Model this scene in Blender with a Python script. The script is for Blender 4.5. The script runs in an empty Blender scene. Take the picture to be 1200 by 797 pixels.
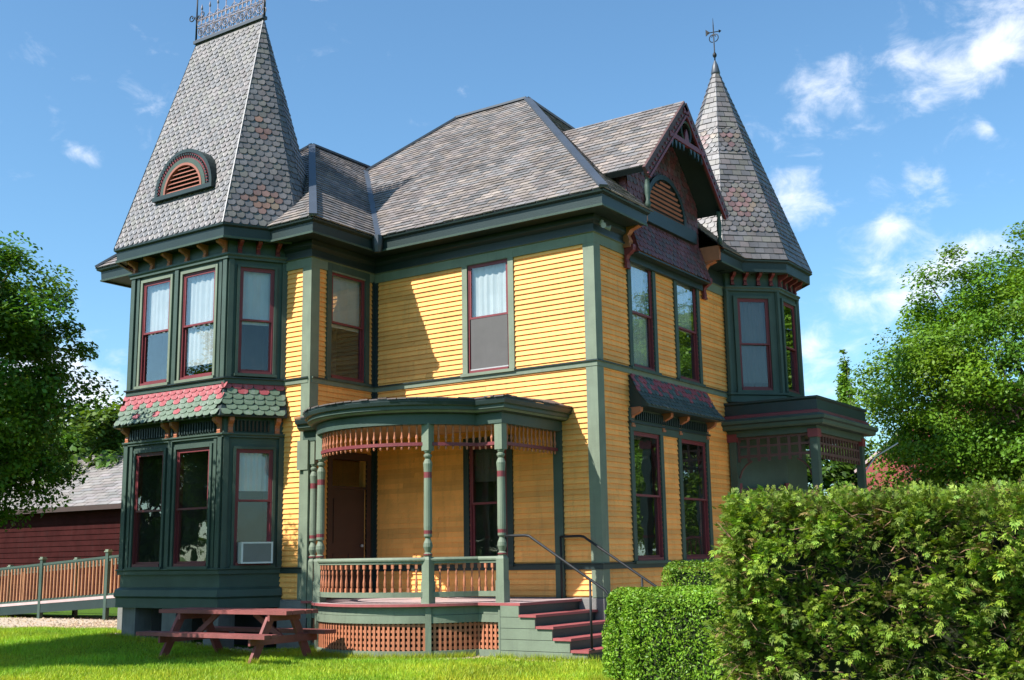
import bpy, math, random
import numpy as np
from mathutils import Vector, Matrix, noise

random.seed(7)
R = math.radians
SC = bpy.context.scene
COL = SC.collection

# ------------------------------------------------------------------ camera
F_PX, W_PX = 1348.0, 1200.0
YAW, PITCH, ROLL = -0.59821854, 0.18675664, 0.01632999
CAM = Vector((10.268, -17.743, 1.609))
fw = Vector((math.sin(YAW) * math.cos(PITCH), math.cos(YAW) * math.cos(PITCH), math.sin(PITCH)))
rt = Vector((math.cos(YAW), -math.sin(YAW), 0))
dn = fw.cross(rt)
r2 = math.cos(ROLL) * rt + math.sin(ROLL) * dn
d2 = -math.sin(ROLL) * rt + math.cos(ROLL) * dn
cd = bpy.data.cameras.new('camera')
cd.sensor_width = 36.0
cd.lens = 36.0 * F_PX / W_PX
cd.clip_end = 5000
cam = bpy.data.objects.new('camera', cd)
COL.objects.link(cam)
M = Matrix.Identity(4)
for i in range(3):
    M[i][0], M[i][1], M[i][2], M[i][3] = r2[i], -d2[i], -fw[i], CAM[i]
cam.matrix_world = M
SC.camera = cam

def px_dir(x, y):
    return (r2 * ((x - 600) / F_PX) + d2 * ((y - 398.5) / F_PX) + fw).normalized()

def px_at(x, y, d):
    """point in the direction of photo pixel (x, y) at horizontal distance d"""
    v = px_dir(x, y)
    return CAM + v * (d / math.hypot(v.x, v.y))

# ------------------------------------------------------------------ light, sky, exposure
SUN = Vector((-0.39, -0.885, 1.0)).normalized()       # towards the sun
sun_el = math.asin(SUN.z)
sun_az = math.atan2(SUN.x, SUN.y)
ld = bpy.data.lights.new('sun', 'SUN')
ld.energy = 4.9
ld.angle = R(0.53)
ld.color = (1.0, 0.96, 0.90)
lo = bpy.data.objects.new('sun', ld)
lo.rotation_euler = (-SUN).to_track_quat('-Z', 'Y').to_euler()
lo.location = (0, 0, 40)
COL.objects.link(lo)

world = bpy.data.worlds.new('World')
SC.world = world
world.use_nodes = True
nt = world.node_tree
nt.nodes.clear()
wout = nt.nodes.new('ShaderNodeOutputWorld')
bg = nt.nodes.new('ShaderNodeBackground')
sky = nt.nodes.new('ShaderNodeTexSky')
sky.sky_type = 'NISHITA'
sky.sun_disc = False
sky.sun_elevation = sun_el
sky.sun_rotation = sun_az
sky.air_density = 1.0
sky.dust_density = 0.7
sky.ozone_density = 3.0
bg.inputs['Strength'].default_value = 0.100
tc = nt.nodes.new('ShaderNodeTexCoord')

def wmath(op, a, b=None, c=None):
    n = nt.nodes.new('ShaderNodeMath'); n.operation = op
    for i, v in enumerate((a, b, c)):
        if v is None: continue
        if isinstance(v, (int, float)): n.inputs[i].default_value = v
        else: nt.links.new(v, n.inputs[i])
    return n.outputs[0]

# clouds: flattened fair-weather noise over the whole sky, plus the clouds that
# stand in view at their own directions (direction, angular size, strength)
mp = nt.nodes.new('ShaderNodeMapping'); mp.inputs['Scale'].default_value = (1.0, 1.0, 1.5)
nt.links.new(tc.outputs['Generated'], mp.inputs['Vector'])
n1 = nt.nodes.new('ShaderNodeTexNoise'); n1.inputs['Scale'].default_value = 24.0
n1.inputs['Detail'].default_value = 9.0; n1.inputs['Roughness'].default_value = 0.62
n1.inputs['Distortion'].default_value = 0.35
nt.links.new(mp.outputs['Vector'], n1.inputs['Vector'])
n2 = nt.nodes.new('ShaderNodeTexNoise'); n2.inputs['Scale'].default_value = 2.1
n2.inputs['Detail'].default_value = 3.0
nt.links.new(mp.outputs['Vector'], n2.inputs['Vector'])
field = wmath('MULTIPLY', wmath('SUBTRACT', n2.outputs['Fac'], 0.60), 1.0)
nn = nt.nodes.new('ShaderNodeVectorMath'); nn.operation = 'NORMALIZE'
nt.links.new(tc.outputs['Generated'], nn.inputs[0])
CLOUDS = [(942, 98, 24, .38), (985, 108, 24, .36), (988, 75, 16, .26), (1062, 60, 20, .34), (1082, 100, 26, .40), (1115, 88, 20, .26), (1150, 72, 26, .38), (1192, 22, 44, .58), (938, 232, 26, .42),
          (1038, 265, 16, .40), (1050, 345, 34, .34), (1105, 322, 36, .38), (1160, 295, 30, .34), (952, 405, 22, .46), (80, 175, 11, .40), (98, 180, 12, .44), (116, 187, 11, .40),
          (126, 462, 30, .46), (1156, 152, 9, .36), (1075, 208, 13, .30), (1100, 216, 13, .32), (70, 470, 60, .40), (20, 440, 60, .34), (1000, 350, 26, .26), (1000, 465, 50, .28)]
for (cx, cy, s, k) in CLOUDS:
    d = px_dir(cx, cy)
    dp = nt.nodes.new('ShaderNodeVectorMath'); dp.operation = 'DISTANCE'
    nt.links.new(nn.outputs[0], dp.inputs[0]); dp.inputs[1].default_value = d
    q = wmath('DIVIDE', dp.outputs['Value'], s / F_PX)
    g = wmath('MULTIPLY', wmath('POWER', 2.718, wmath('MULTIPLY', wmath('MULTIPLY', q, q), -0.7)), k * 1.0)
    field = wmath('ADD', field, g)
dens = wmath('ADD', field, wmath('MULTIPLY', wmath('SUBTRACT', n1.outputs['Fac'], 0.5), 1.5))
mr = nt.nodes.new('ShaderNodeMapRange'); mr.interpolation_type = 'SMOOTHSTEP'
mr.inputs['From Min'].default_value = 0.10; mr.inputs['From Max'].default_value = 0.85
mr.inputs['To Max'].default_value = 0.78
nt.links.new(dens, mr.inputs['Value'])
tint = nt.nodes.new('ShaderNodeMix'); tint.data_type = 'RGBA'; tint.blend_type = 'MULTIPLY'
tint.inputs['Factor'].default_value = 1.0
nt.links.new(sky.outputs['Color'], tint.inputs['A'])
tint.inputs['B'].default_value = (0.82, 1.09, 1.14, 1)
mx = nt.nodes.new('ShaderNodeMix'); mx.data_type = 'RGBA'
nt.links.new(mr.outputs['Result'], mx.inputs['Factor'])
nt.links.new(tint.outputs['Result'], mx.inputs['A'])
mx.inputs['B'].default_value = (7.4, 7.5, 8.0, 1)
nt.links.new(mx.outputs['Result'], bg.inputs['Color'])
nt.links.new(bg.outputs[0], wout.inputs['Surface'])

vs = SC.view_settings
vs.view_transform = 'Standard'; vs.look = 'None'; vs.gamma = 1.0; vs.use_curve_mapping = False
vs.exposure = 0.90
SC.cycles.use_denoising = True
SC.cycles.max_bounces = 8
SC.cycles.transparent_max_bounces = 16
SC.cycles.caustics_reflective = False; SC.cycles.caustics_refractive = False

# ------------------------------------------------------------------ materials
def new_mat(name):
    m = bpy.data.materials.new(name); m.use_nodes = True
    t = m.node_tree; b = t.nodes['Principled BSDF']
    return m, t, b

def N(t, typ, **kw):
    n = t.nodes.new(typ)
    for k, v in kw.items():
        if k.startswith('i_'): n.inputs[k[2:].replace('_', ' ')].default_value = v
        else: setattr(n, k, v)
    return n

def mixc(t, a, b, fac, mode='MIX'):
    n = t.nodes.new('ShaderNodeMix'); n.data_type = 'RGBA'; n.blend_type = mode
    for s, v in (('A', a), ('B', b), ('Factor', fac)):
        if isinstance(v, (int, float)): n.inputs[s].default_value = v
        elif isinstance(v, tuple): n.inputs[s].default_value = (*v, 1) if len(v) == 3 else v
        else: t.links.new(v, n.inputs[s])
    return n.outputs['Result']

def paint(name, rgb, rough=0.5, var=0.14, grime=0.25, bump=0.25, attr=False, scale=2.0, spec=0.4, vary=0.0):
    """weathered paint / stone: large and fine tone variation, vertical streaks, fine relief; attr multiplies the colour stored per piece"""
    m, t, b = new_mat(name)
    geo = N(t, 'ShaderNodeNewGeometry')
    na = N(t, 'ShaderNodeTexNoise', i_Scale=scale, i_Detail=6.0, i_Roughness=0.6)
    t.links.new(geo.outputs['Position'], na.inputs['Vector'])
    mp = N(t, 'ShaderNodeMapping'); mp.inputs['Scale'].default_value = (14, 14, 1.6)
    t.links.new(geo.outputs['Position'], mp.inputs['Vector'])
    nb = N(t, 'ShaderNodeTexNoise', i_Scale=1.0, i_Detail=4.0)
    t.links.new(mp.outputs[0], nb.inputs['Vector'])
    r1 = N(t, 'ShaderNodeMapRange'); r1.inputs['From Min'].default_value = .3; r1.inputs['From Max'].default_value = .7
    r1.inputs['To Min'].default_value = 1 - var; r1.inputs['To Max'].default_value = 1 + var
    t.links.new(na.outputs['Fac'], r1.inputs['Value'])
    c = tuple(rgb)
    if attr:
        a = N(t, 'ShaderNodeAttribute', attribute_name='Col')
        base = mixc(t, c, a.outputs['Color'], 1.0, 'MULTIPLY')
    else:
        base = mixc(t, c, c, 0.0)
    if vary:      # tone of each board
        oi = N(t, 'ShaderNodeObjectInfo'); rv = N(t, 'ShaderNodeMapRange')
        rv.inputs['To Min'].default_value = 1 - vary; rv.inputs['To Max'].default_value = 1 + vary * .35
        t.links.new(oi.outputs['Random'], rv.inputs['Value'])
        vv_ = N(t, 'ShaderNodeVectorMath', operation='SCALE')
        t.links.new(base, vv_.inputs[0]); t.links.new(rv.outputs[0], vv_.inputs['Scale']); base = vv_.outputs[0]
    v = N(t, 'ShaderNodeVectorMath', operation='SCALE')
    t.links.new(base, v.inputs[0]); t.links.new(r1.outputs[0], v.inputs['Scale'])
    r3 = N(t, 'ShaderNodeMapRange'); r3.inputs['From Min'].default_value = .52; r3.inputs['From Max'].default_value = .8
    r3.inputs['To Max'].default_value = grime
    t.links.new(nb.outputs['Fac'], r3.inputs['Value'])
    dirt = tuple(x * .45 + .02 for x in rgb)
    fin = mixc(t, v.outputs[0], dirt, r3.outputs[0])
    t.links.new(fin, b.inputs['Base Color'])
    b.inputs['Roughness'].default_value = rough
    b.inputs['Specular IOR Level'].default_value = spec
    if bump:
        nc = N(t, 'ShaderNodeTexNoise', i_Scale=38.0, i_Detail=5.0)
        t.links.new(geo.outputs['Position'], nc.inputs['Vector'])
        bp = N(t, 'ShaderNodeBump'); bp.inputs['Strength'].default_value = bump; bp.inputs['Distance'].default_value = .01
        t.links.new(nc.outputs['Fac'], bp.inputs['Height'])
        t.links.new(bp.outputs[0], b.inputs['Normal'])
    return m

def leafmat(name, rgb, trans=0.35, rough=0.45):
    m, t, b = new_mat(name)
    a = N(t, 'ShaderNodeAttribute', attribute_name='Col')
    c = mixc(t, tuple(rgb), a.outputs['Color'], 1.0, 'MULTIPLY')
    t.links.new(c, b.inputs['Base Color'])
    b.inputs['Roughness'].default_value = rough
    b.inputs['Specular IOR Level'].default_value = 0.25
    tr = N(t, 'ShaderNodeBsdfTranslucent')
    c2 = mixc(t, c, (1.0, 1.05, 0.35), 1.0, 'MULTIPLY')
    t.links.new(c2, tr.inputs['Color'])
    ms = N(t, 'ShaderNodeMixShader'); ms.inputs[0].default_value = trans
    t.links.new(b.outputs[0], ms.inputs[1]); t.links.new(tr.outputs[0], ms.inputs[2])
    t.links.new(ms.outputs[0], t.nodes['Material Output'].inputs['Surface'])
    return m

def glassmat():
    m, t, b = new_mat('window_glass')
    t.nodes.remove(b)
    geo = N(t, 'ShaderNodeNewGeometry')
    nz = N(t, 'ShaderNodeTexNoise', i_Scale=1.3, i_Detail=2.0)
    t.links.new(geo.outputs['Position'], nz.inputs['Vector'])
    bp = N(t, 'ShaderNodeBump'); bp.inputs['Strength'].default_value = .12; bp.inputs['Distance'].default_value = .05
    t.links.new(nz.outputs['Fac'], bp.inputs['Height'])
    fr = N(t, 'ShaderNodeLayerWeight'); fr.inputs['Blend'].default_value = .5
    pw = N(t, 'ShaderNodeMath', operation='POWER'); pw.inputs[1].default_value = 2.2
    t.links.new(fr.outputs['Facing'], pw.inputs[0])
    mm = N(t, 'ShaderNodeMath', operation='MULTIPLY_ADD', use_clamp=True); mm.inputs[1].default_value = .8; mm.inputs[2].default_value = .055
    t.links.new(pw.outputs[0], mm.inputs[0])
    g = N(t, 'ShaderNodeBsdfGlossy'); g.inputs['Roughness'].default_value = .015
    t.links.new(bp.outputs[0], g.inputs['Normal'])
    tr = N(t, 'ShaderNodeBsdfTransparent'); tr.inputs['Color'].default_value = (.93, .95, .94, 1)
    ms = N(t, 'ShaderNodeMixShader')
    t.links.new(mm.outputs[0], ms.inputs[0]); t.links.new(tr.outputs[0], ms.inputs[1]); t.links.new(g.outputs[0], ms.inputs[2])
    t.links.new(ms.outputs[0], t.nodes['Material Output'].inputs['Surface'])
    return m

MT = dict(
    yellow=paint('yellow_paint', (.90, .42, .108), .62, .12, .42, .3, vary=.2),
    sage=paint('sage_green_paint', (.15, .183, .128), .62, .15, .4),
    green=paint('green_paint', (.044, .072, .055), .55, .18, .4),
    dgreen=paint('dark_green_paint', (.016, .029, .028), .45, .12, .25),
    red=paint('maroon_paint', (.165, .030, .036), .5, .12, .25),
    deckred=paint('deck_red_paint', (.30, .075, .075), .55, .2, .4),
    deck=paint('pink_grey_deck', (.46, .34, .33), .5, .15, .3),
    orange=paint('terracotta_paint', (.41, .145, .072), .55, .16, .35),
    slate=paint('slate', (.120, .112, .110), .5, .2, .45, .2, attr=True, spec=.75),
    shingle=paint('grey_shingle', (.182, .165, .155), .68, .22, .5, .4, attr=True),
    scale=paint('painted_scale_shingle', (1, 1, 1), .5, .1, .2, .3, attr=True),
    metal=paint('grey_blue_flashing', (.055, .065, .082), .45, .15, .3, .1, spec=.5),
    iron=paint('black_iron', (.015, .016, .018), .5, .2, .1, .1, spec=.25),
    crest=paint('weathered_iron', (.20, .17, .19), .5, .3, .1, .1),
    railwood=paint('brown_rail_wood', (.33, .155, .075), .65, .25, .35, .3),
    ventwood=paint('dull_red_slat', (.30, .105, .07), .6, .15, .3, .2),
    stone=paint('foundation_stone', (.17, .165, .155), .85, .25, .4, .6),
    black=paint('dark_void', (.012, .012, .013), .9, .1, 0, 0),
    room=paint('room_interior', (.10, .09, .08), .9, .1, 0, 0),
    blind=paint('white_blind', (.56, .58, .60), .7, .12, .15, 0),
    screen=paint('grey_insect_screen', (.095, .09, .088), .8, .1, .1, 0),
    wood=paint('raw_wood', (.40, .22, .10), .6, .2, .3, .4),
    brownred=paint('brown_red_paint', (.085, .040, .036), .6, .15, .3),
    door=paint('dark_door', (.055, .028, .022), .45, .1, .1, .1),
    white=paint('white_enamel', (.62, .62, .60), .4, .08, .15, .05),
    grille=paint('grey_grille', (.20, .20, .19), .6, .1, .1, .05),
    table=paint('table_red_stain', (.215, .062, .056), .65, .3, .5, .5),
    garage=paint('shade_darkened_red_siding', (.036, .0085, .008), .9, .25, .3, .3, spec=.05),  # red taken down so the tree shade sits in the colour
    barnroof=paint('asphalt_roof', (.19, .175, .165), .8, .15, .2, .6, attr=True),
    brick=paint('red_brick', (.25, .055, .05), .7, .2, .3, .4),
    bark=paint('bark', (.085, .062, .045), .9, .3, .3, .9),
    twig=paint('hedge_twig', (.24, .135, .08), .9, .25, 0, .3),
    gravel=paint('gravel', (.34, .26, .19), .9, .2, .2, .4, attr=True),
    lamp=paint('lamp_metal', (.35, .36, .36), .4, .1, .1, 0),
    bounce=paint('bounce_sheet', (.50, .40, .29), .95, .2, .25, .5),  # pale warm ground, added to reflect light onto the shaded wall
    flower=leafmat('red_flower', (.45, .09, .07), .2),
    leaf=leafmat('maple_leaf', (.075, .155, .022), .38),
    cedar=leafmat('cedar_spray', (.185, .275, .040), .28, .5),
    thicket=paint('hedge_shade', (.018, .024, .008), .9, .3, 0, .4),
    yew=leafmat('yew_leaf', (.14, .26, .020), .25, .45),
    grassb=leafmat('grass_blade', (.34, .46, .035), .35, .5),
    glass=glassmat(),
)

def lawnmat():
    m, t, b = new_mat('lawn')
    geo = N(t, 'ShaderNodeNewGeometry')
    a = N(t, 'ShaderNodeTexNoise', i_Scale=1.1, i_Detail=6.0, i_Roughness=.65)
    f = N(t, 'ShaderNodeTexNoise', i_Scale=55.0, i_Detail=4.0)
    for n in (a, f): t.links.new(geo.outputs['Position'], n.inputs['Vector'])
    c1 = mixc(t, (.075, .16, .015), (.15, .25, .025), a.outputs['Fac'])
    c2 = mixc(t, (.02, .05, .006), c1, f.outputs['Fac'])
    t.links.new(c2, b.inputs['Base Color']); b.inputs['Roughness'].default_value = .9
    b.inputs['Specular IOR Level'].default_value = .1
    bp = N(t, 'ShaderNodeBump'); bp.inputs['Strength'].default_value = .8; bp.inputs['Distance'].default_value = .03
    t.links.new(f.outputs['Fac'], bp.inputs['Height']); t.links.new(bp.outputs[0], b.inputs['Normal'])
    return m
MT['lawn'] = lawnmat()

def dirtmat():
    m, t, b = new_mat('dirt')
    geo = N(t, 'ShaderNodeNewGeometry')
    a = N(t, 'ShaderNodeTexNoise', i_Scale=2.2, i_Detail=7.0, i_Roughness=.7)
    f = N(t, 'ShaderNodeTexNoise', i_Scale=30.0, i_Detail=5.0)
    for n in (a, f): t.links.new(geo.outputs['Position'], n.inputs['Vector'])
    c1 = mixc(t, (.20, .12, .055), (.42, .31, .19), a.outputs['Fac'])
    c2 = mixc(t, c1, (.52, .46, .38), f.outputs['Fac'])
    t.links.new(c2, b.inputs['Base Color']); b.inputs['Roughness'].default_value = .95
    bp = N(t, 'ShaderNodeBump'); bp.inputs['Strength'].default_value = 1; bp.inputs['Distance'].default_value = .02
    t.links.new(f.outputs['Fac'], bp.inputs['Height']); t.links.new(bp.outputs[0], b.inputs['Normal'])
    return m
MT['dirt'] = dirtmat()

# ------------------------------------------------------------------ mesh helpers
class MB:
    def __init__(s, *mats):
        s.v, s.f, s.m, s.c, s.mats, s.hascol = [], [], [], [], list(mats), False
    def add(s, vs, fs, mi=0, col=None):
        o = len(s.v); s.v.extend([tuple(p) for p in vs])
        for f in fs:
            s.f.append([i + o for i in f]); s.m.append(mi); s.c.append(col)
        if col is not None: s.hascol = True
        return s
    def box(s, x0, y0, z0, x1, y1, z1, mi=0, col=None):
        if x0 > x1: x0, x1 = x1, x0
        if y0 > y1: y0, y1 = y1, y0
        if z0 > z1: z0, z1 = z1, z0
        v = [(x0, y0, z0), (x1, y0, z0), (x1, y1, z0), (x0, y1, z0), (x0, y0, z1), (x1, y0, z1), (x1, y1, z1), (x0, y1, z1)]
        return s.add(v, [(0, 3, 2, 1), (4, 5, 6, 7), (0, 1, 5, 4), (1, 2, 6, 5), (2, 3, 7, 6), (3, 0, 4, 7)], mi, col)
    def bar(s, p, q, w, h, mi=0, up=(0, 0, 1), col=None):
        p, q, up = Vector(p), Vector(q), Vector(up)
        d = (q - p).normalized(); sd = d.cross(up)
        if sd.length < 1e-4: sd = d.cross(Vector((1, 0, 0)))
        sd.normalize(); u = sd.cross(d)
        v = []
        for c in (p, q):
            for a, b in ((-1, -1), (1, -1), (1, 1), (-1, 1)):
                v.append(c + sd * (a * w / 2) + u * (b * h / 2))
        return s.add(v, [(0, 1, 2, 3), (7, 6, 5, 4), (0, 4, 5, 1), (1, 5, 6, 2), (2, 6, 7, 3), (3, 7, 4, 0)], mi, col)
    def prism(s, pts, a0, a1, plane='xz', mi=0, col=None):
        """polygon pts (counter-clockwise seen from -y for xz, from +x for yz, from +z for xy) extruded from a0 to a1"""
        n = len(pts)
        if plane == 'xz': mk = lambda p, a: (p[0], a, p[1])
        elif plane == 'yz': mk = lambda p, a: (a, p[0], p[1])
        else: mk = lambda p, a: (p[0], p[1], a)
        v = [mk(p, a0) for p in pts] + [mk(p, a1) for p in pts]
        fs = [tuple(range(n)), tuple(range(2 * n - 1, n - 1, -1))]
        for i in range(n):
            j = (i + 1) % n
            fs.append((j, i, i + n, j + n))
        if plane in ('xy', 'yz'): fs = [tuple(reversed(f)) for f in fs]
        return s.add(v, fs, mi, col)
    def lathe(s, prof, n=10, cx=0, cy=0, mi=0):
        """prof: (radius, z) or (radius, z, material of the band above)"""
        v = []; k = len(prof)
        for p in prof:
            for i in range(n):
                a = 2 * math.pi * i / n
                v.append((cx + p[0] * math.cos(a), cy + p[0] * math.sin(a), p[1]))
        o = len(s.v); s.v.extend(v)
        for r in range(k - 1):
            mm = prof[r][2] if len(prof[r]) > 2 else mi
            for i in range(n):
                j = (i + 1) % n
                s.f.append([o + r * n + i, o + r * n + j, o + (r + 1) * n + j, o + (r + 1) * n + i]); s.m.append(mm); s.c.append(None)
        s.f.append([o + i for i in range(n - 1, -1, -1)]); s.m.append(mi); s.c.append(None)
        s.f.append([o + (k - 1) * n + i for i in range(n)]); s.m.append(mi); s.c.append(None)
        return s
    def tube(s, path, r, n=6, mi=0, closed=False, col=None):
        P = [Vector(p) for p in path]; k = len(P)
        rr = r if isinstance(r, (list, tuple)) else [r] * k
        v = []; prev = None
        for i, p in enumerate(P):
            if closed: d = P[(i + 1) % k] - P[i - 1]
            else: d = P[min(i + 1, k - 1)] - P[max(i - 1, 0)]
            if d.length < 1e-9: d = Vector((0, 0, 1))
            d.normalize()
            a = prev if prev is not None else (Vector((0, 0, 1)) if abs(d.z) < .9 else Vector((1, 0, 0)))
            x = (a - d * a.dot(d))
            if x.length < 1e-6: x = d.orthogonal()
            x.normalize(); prev = x; y = d.cross(x)
            for j in range(n):
                t = 2 * math.pi * j / n
                v.append(p + (x * math.cos(t) + y * math.sin(t)) * rr[i])
        fs = []
        for i in range(k if closed else k - 1):
            a, b = i * n, ((i + 1) % k) * n
            for j in range(n):
                fs.append((a + j, a + (j + 1) % n, b + (j + 1) % n, b + j))
        if not closed:
            fs.append(tuple(range(n - 1, -1, -1))); fs.append(tuple((k - 1) * n + j for j in range(n)))
        return s.add(v, fs, mi, col)
    def sweep(s, path, prof, mi=0, caps=True, closed=False, close_prof=True):
        """sweep a profile of (outward offset, z[, material]) along a plan polyline that runs left to right seen from outside"""
        rings = offsets(path, [p[0] for p in prof], closed)
        k = len(path); n = len(prof); v = []
        for i in range(k):
            for j in range(n):
                v.append((rings[i][j][0], rings[i][j][1], prof[j][1]))
        o = len(s.v); s.v.extend(v)
        for i in range(k if closed else k - 1):
            a, b = i * n, ((i + 1) % k) * n
            for j in range(n if close_prof else n - 1):
                jj = (j + 1) % n
                s.f.append([o + a + j, o + b + j, o + b + jj, o + a + jj])
                s.m.append(prof[j][2] if len(prof[j]) > 2 else mi); s.c.append(None)
        if caps and not closed and close_prof:
            s.f.append([o + j for j in range(n)]); s.m.append(mi); s.c.append(None)
            s.f.append([o + (k - 1) * n + j for j in range(n - 1, -1, -1)]); s.m.append(mi); s.c.append(None)
        return s
    def mesh(s, name):
        me = bpy.data.meshes.new(name)
        me.from_pydata(s.v, [], s.f)
        for m in s.mats: me.materials.append(m)
        me.polygons.foreach_set('material_index', s.m)
        if s.hascol:
            at = me.color_attributes.new('Col', 'FLOAT_COLOR', 'CORNER')
            buf = []
            for f, c in zip(s.f, s.c):
                c = c or (1, 1, 1); buf.extend((c[0], c[1], c[2], 1.0) * len(f))
            at.data.foreach_set('color', buf)
        me.update()
        return me
    def build(s, name, parent=None, loc=(0, 0, 0), rz=0.0, smooth=False, **props):
        return link(name, s.mesh(name), parent, loc, rz, smooth, **props)

def link(name, me, parent=None, loc=(0, 0, 0), rz=0.0, smooth=False, **props):
    o = bpy.data.objects.new(name, me)
    COL.objects.link(o)
    o.location = loc; o.rotation_euler = (0, 0, rz)
    if parent is not None: o.parent = parent
    if smooth and me is not None: me.polygons.foreach_set('use_smooth', [True] * len(me.polygons))
    for k, v in props.items(): o[k] = v
    return o

def thing(name, label, category, loc=(0, 0, 0), rz=0.0, group=None):
    o = link(name, None, None, loc, rz, label=label, category=category)
    if group: o['group'] = group
    return o

def offsets(path, offs, closed=False):
    P = [Vector((p[0], p[1])) for p in path]; k = len(P); out = []
    nr = []
    for i in range(k if closed else k - 1):
        d = (P[(i + 1) % k] - P[i]).normalized(); nr.append(Vector((d.y, -d.x)))
    for i in range(k):
        if closed: a, b = nr[i - 1], nr[i]
        else: a, b = nr[max(i - 1, 0)], nr[min(i, k - 2)]
        m = (a + b) / max(1 + a.dot(b), .25)
        out.append([P[i] + m * o for o in offs])
    return out

def off_path(path, o): return [tuple(r[0]) for r in offsets(path, [o])]

def rot2(x, y, a): return (x * math.cos(a) - y * math.sin(a), x * math.sin(a) + y * math.cos(a))

def slates(mb, poly, exp, wid, thick, colfn, shape='rect', mi=0, jit=.004, base=None, rnd=None):
    """real overlapping courses on a convex planar polygon whose first edge is the eave (left to right seen from outside)"""
    P = [Vector(p) for p in poly]
    rnd = rnd or random
    u = (P[1] - P[0]).normalized(); n = Vector((0, 0, 0))
    for i in range(1, len(P) - 1): n += (P[i] - P[0]).cross(P[i + 1] - P[0])
    n.normalize(); w = n.cross(u)
    Q = [((p - P[0]).dot(u), (p - P[0]).dot(w)) for p in P]
    top = max(q[1] for q in Q)
    def span(b):
        b = min(max(b, 1e-4), top - 1e-4); xs = []
        for i in range(len(Q)):
            (a0, b0), (a1, b1) = Q[i], Q[(i + 1) % len(Q)]
            if (b0 - b) * (b1 - b) <= 0 and abs(b1 - b0) > 1e-9: xs.append(a0 + (a1 - a0) * (b - b0) / (b1 - b0))
        return (min(xs), max(xs)) if xs else (0, 0)
    def pt(a, b, h): return P[0] + u * a + w * b + n * h
    rows = int(top / exp) + 1
    for r in range(rows):
        b0 = r * exp; b1 = min(b0 + exp * 1.2, top)
        if b1 - b0 < exp * .15: continue
        L0, R0 = span(b0); L1, R1 = span(b1)
        a = math.floor(min(L0, L1) / wid) * wid - (wid / 2 if r % 2 else 0)
        while a < max(R0, R1):
            a0, a1 = a, a + wid
            g = wid * .02
            x0, x1 = max(a0 + g, L0), min(a1 - g, R0)
            y0, y1 = max(a0 + g, L1), min(a1 - g, R1)
            if x1 - x0 > .01:
                if y1 <= y0: ym = min(max((x0 + x1) / 2, L1), R1); y0 = y1 = ym
                c = colfn(r, (a0 + a1) / 2, b0)
                t = thick * rnd.uniform(.75, 1.3); bb = b0 + rnd.uniform(-jit, jit)
                full = x0 <= a0 + g + 1e-6 and x1 >= a1 - g - 1e-6
                if shape == 'scale' and full:
                    e = exp * .42; q = wid * .26
                    bot = [(x0, bb + e), (x0 + q * .45, bb + e * .3), (x0 + q, bb), (x1 - q, bb), (x1 - q * .45, bb + e * .3), (x1, bb + e)]
                elif shape == 'hex' and full:
                    e = exp * .45; q = wid * .3
                    bot = [(x0, bb + e), (x0 + q, bb), (x1 - q, bb), (x1, bb + e)]
                else: bot = [(x0, bb), (x1, bb)]
                k = len(bot)
                vs = [pt(p, q2, t) for p, q2 in bot] + [pt(y1, b1, .001), pt(y0, b1, .001)] + [pt(p, q2, -.004) for p, q2 in bot]
                fs = [tuple(range(k + 2))]
                for i in range(k - 1): fs.append((i + 1, i, k + 2 + i, k + 2 + i + 1))
                mb.add(vs, fs, mi, c)
            a += wid
    if base is not None:
        mb.add([p - n * .012 for p in P], [tuple(range(len(P)))], base, (.7, .7, .7))
    return mb

def jitcol(base, s, rnd=random):
    k = rnd.uniform(1 - s, 1 + s)
    return (base[0] * k * rnd.uniform(.95, 1.05), base[1] * k, base[2] * k * rnd.uniform(.95, 1.05))

# ================================================================== GROUND
def gz(x, y):
    """gentle rise of the yard towards the left end of the house"""
    t = min(max((-x - 5.5) / 4.5, 0), 1); t = t * t * (3 - 2 * t)
    s = min(max((y + 6.5) / 4.0, 0), 1); s = s * s * (3 - 2 * s)
    return .2 * t * s

g = MB(MT['lawn'])
xs = [-3000, -600, -120, -60] + [-30 + i * 1.0 for i in range(46)] + [40, 120, 600, 3000]
ys = [-3000, -300, -60, -25] + [-14 + i * 1.0 for i in range(30)] + [30, 60, 200, 1000, 3000]
vv = [(x, y, gz(x, y)) for y in ys for x in xs]
nx = len(xs)
ff = [(j * nx + i, j * nx + i + 1, (j + 1) * nx + i + 1, (j + 1) * nx + i) for j in range(len(ys) - 1) for i in range(nx - 1)]
g.add(vv, ff)
g.build('lawn', smooth=True, kind='structure')

# bare gravelly ground between the lawn and the ramp
d = MB(MT['dirt'])
pts = []
rr = random.Random(3)
def dirt_outline():
    out = []
    for i in range(40):
        a = 2 * math.pi * i / 40
        out.append((-15.2 + 5.6 * math.cos(a) + rr.uniform(-.25, .25), .0 + 2.0 * math.sin(a) + rr.uniform(-.15, .15) - .1 * math.cos(a)))
    return out
dp = dirt_outline()
vv = [(-15.2, 0, gz(-15.2, 0) + .006)] + [(x, y, gz(x, y) + .006) for x, y in dp]
d.add(vv, [(0, i + 1, (i + 1) % 40 + 1) for i in range(40)])
d.build('bare_ground', kind='structure')
# added warm drive sheet behind the hedges, throwing light onto the shaded wall
dv = MB(MT['bounce'])
dvp = [(1.3, -.6), (16, -.6), (16, 26), (5.5, 26), (4.2, 9.5), (1.6, 4.6)]
dv.add([(x, y, .008) for x, y in dvp], [tuple(range(len(dvp)))]); dv.build('bounce_sheet', kind='structure')

# ================================================================== HOUSE
house = thing('house', 'yellow clapboard Victorian house with green trim, slate towers and a bow-front porch', 'house')

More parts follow.
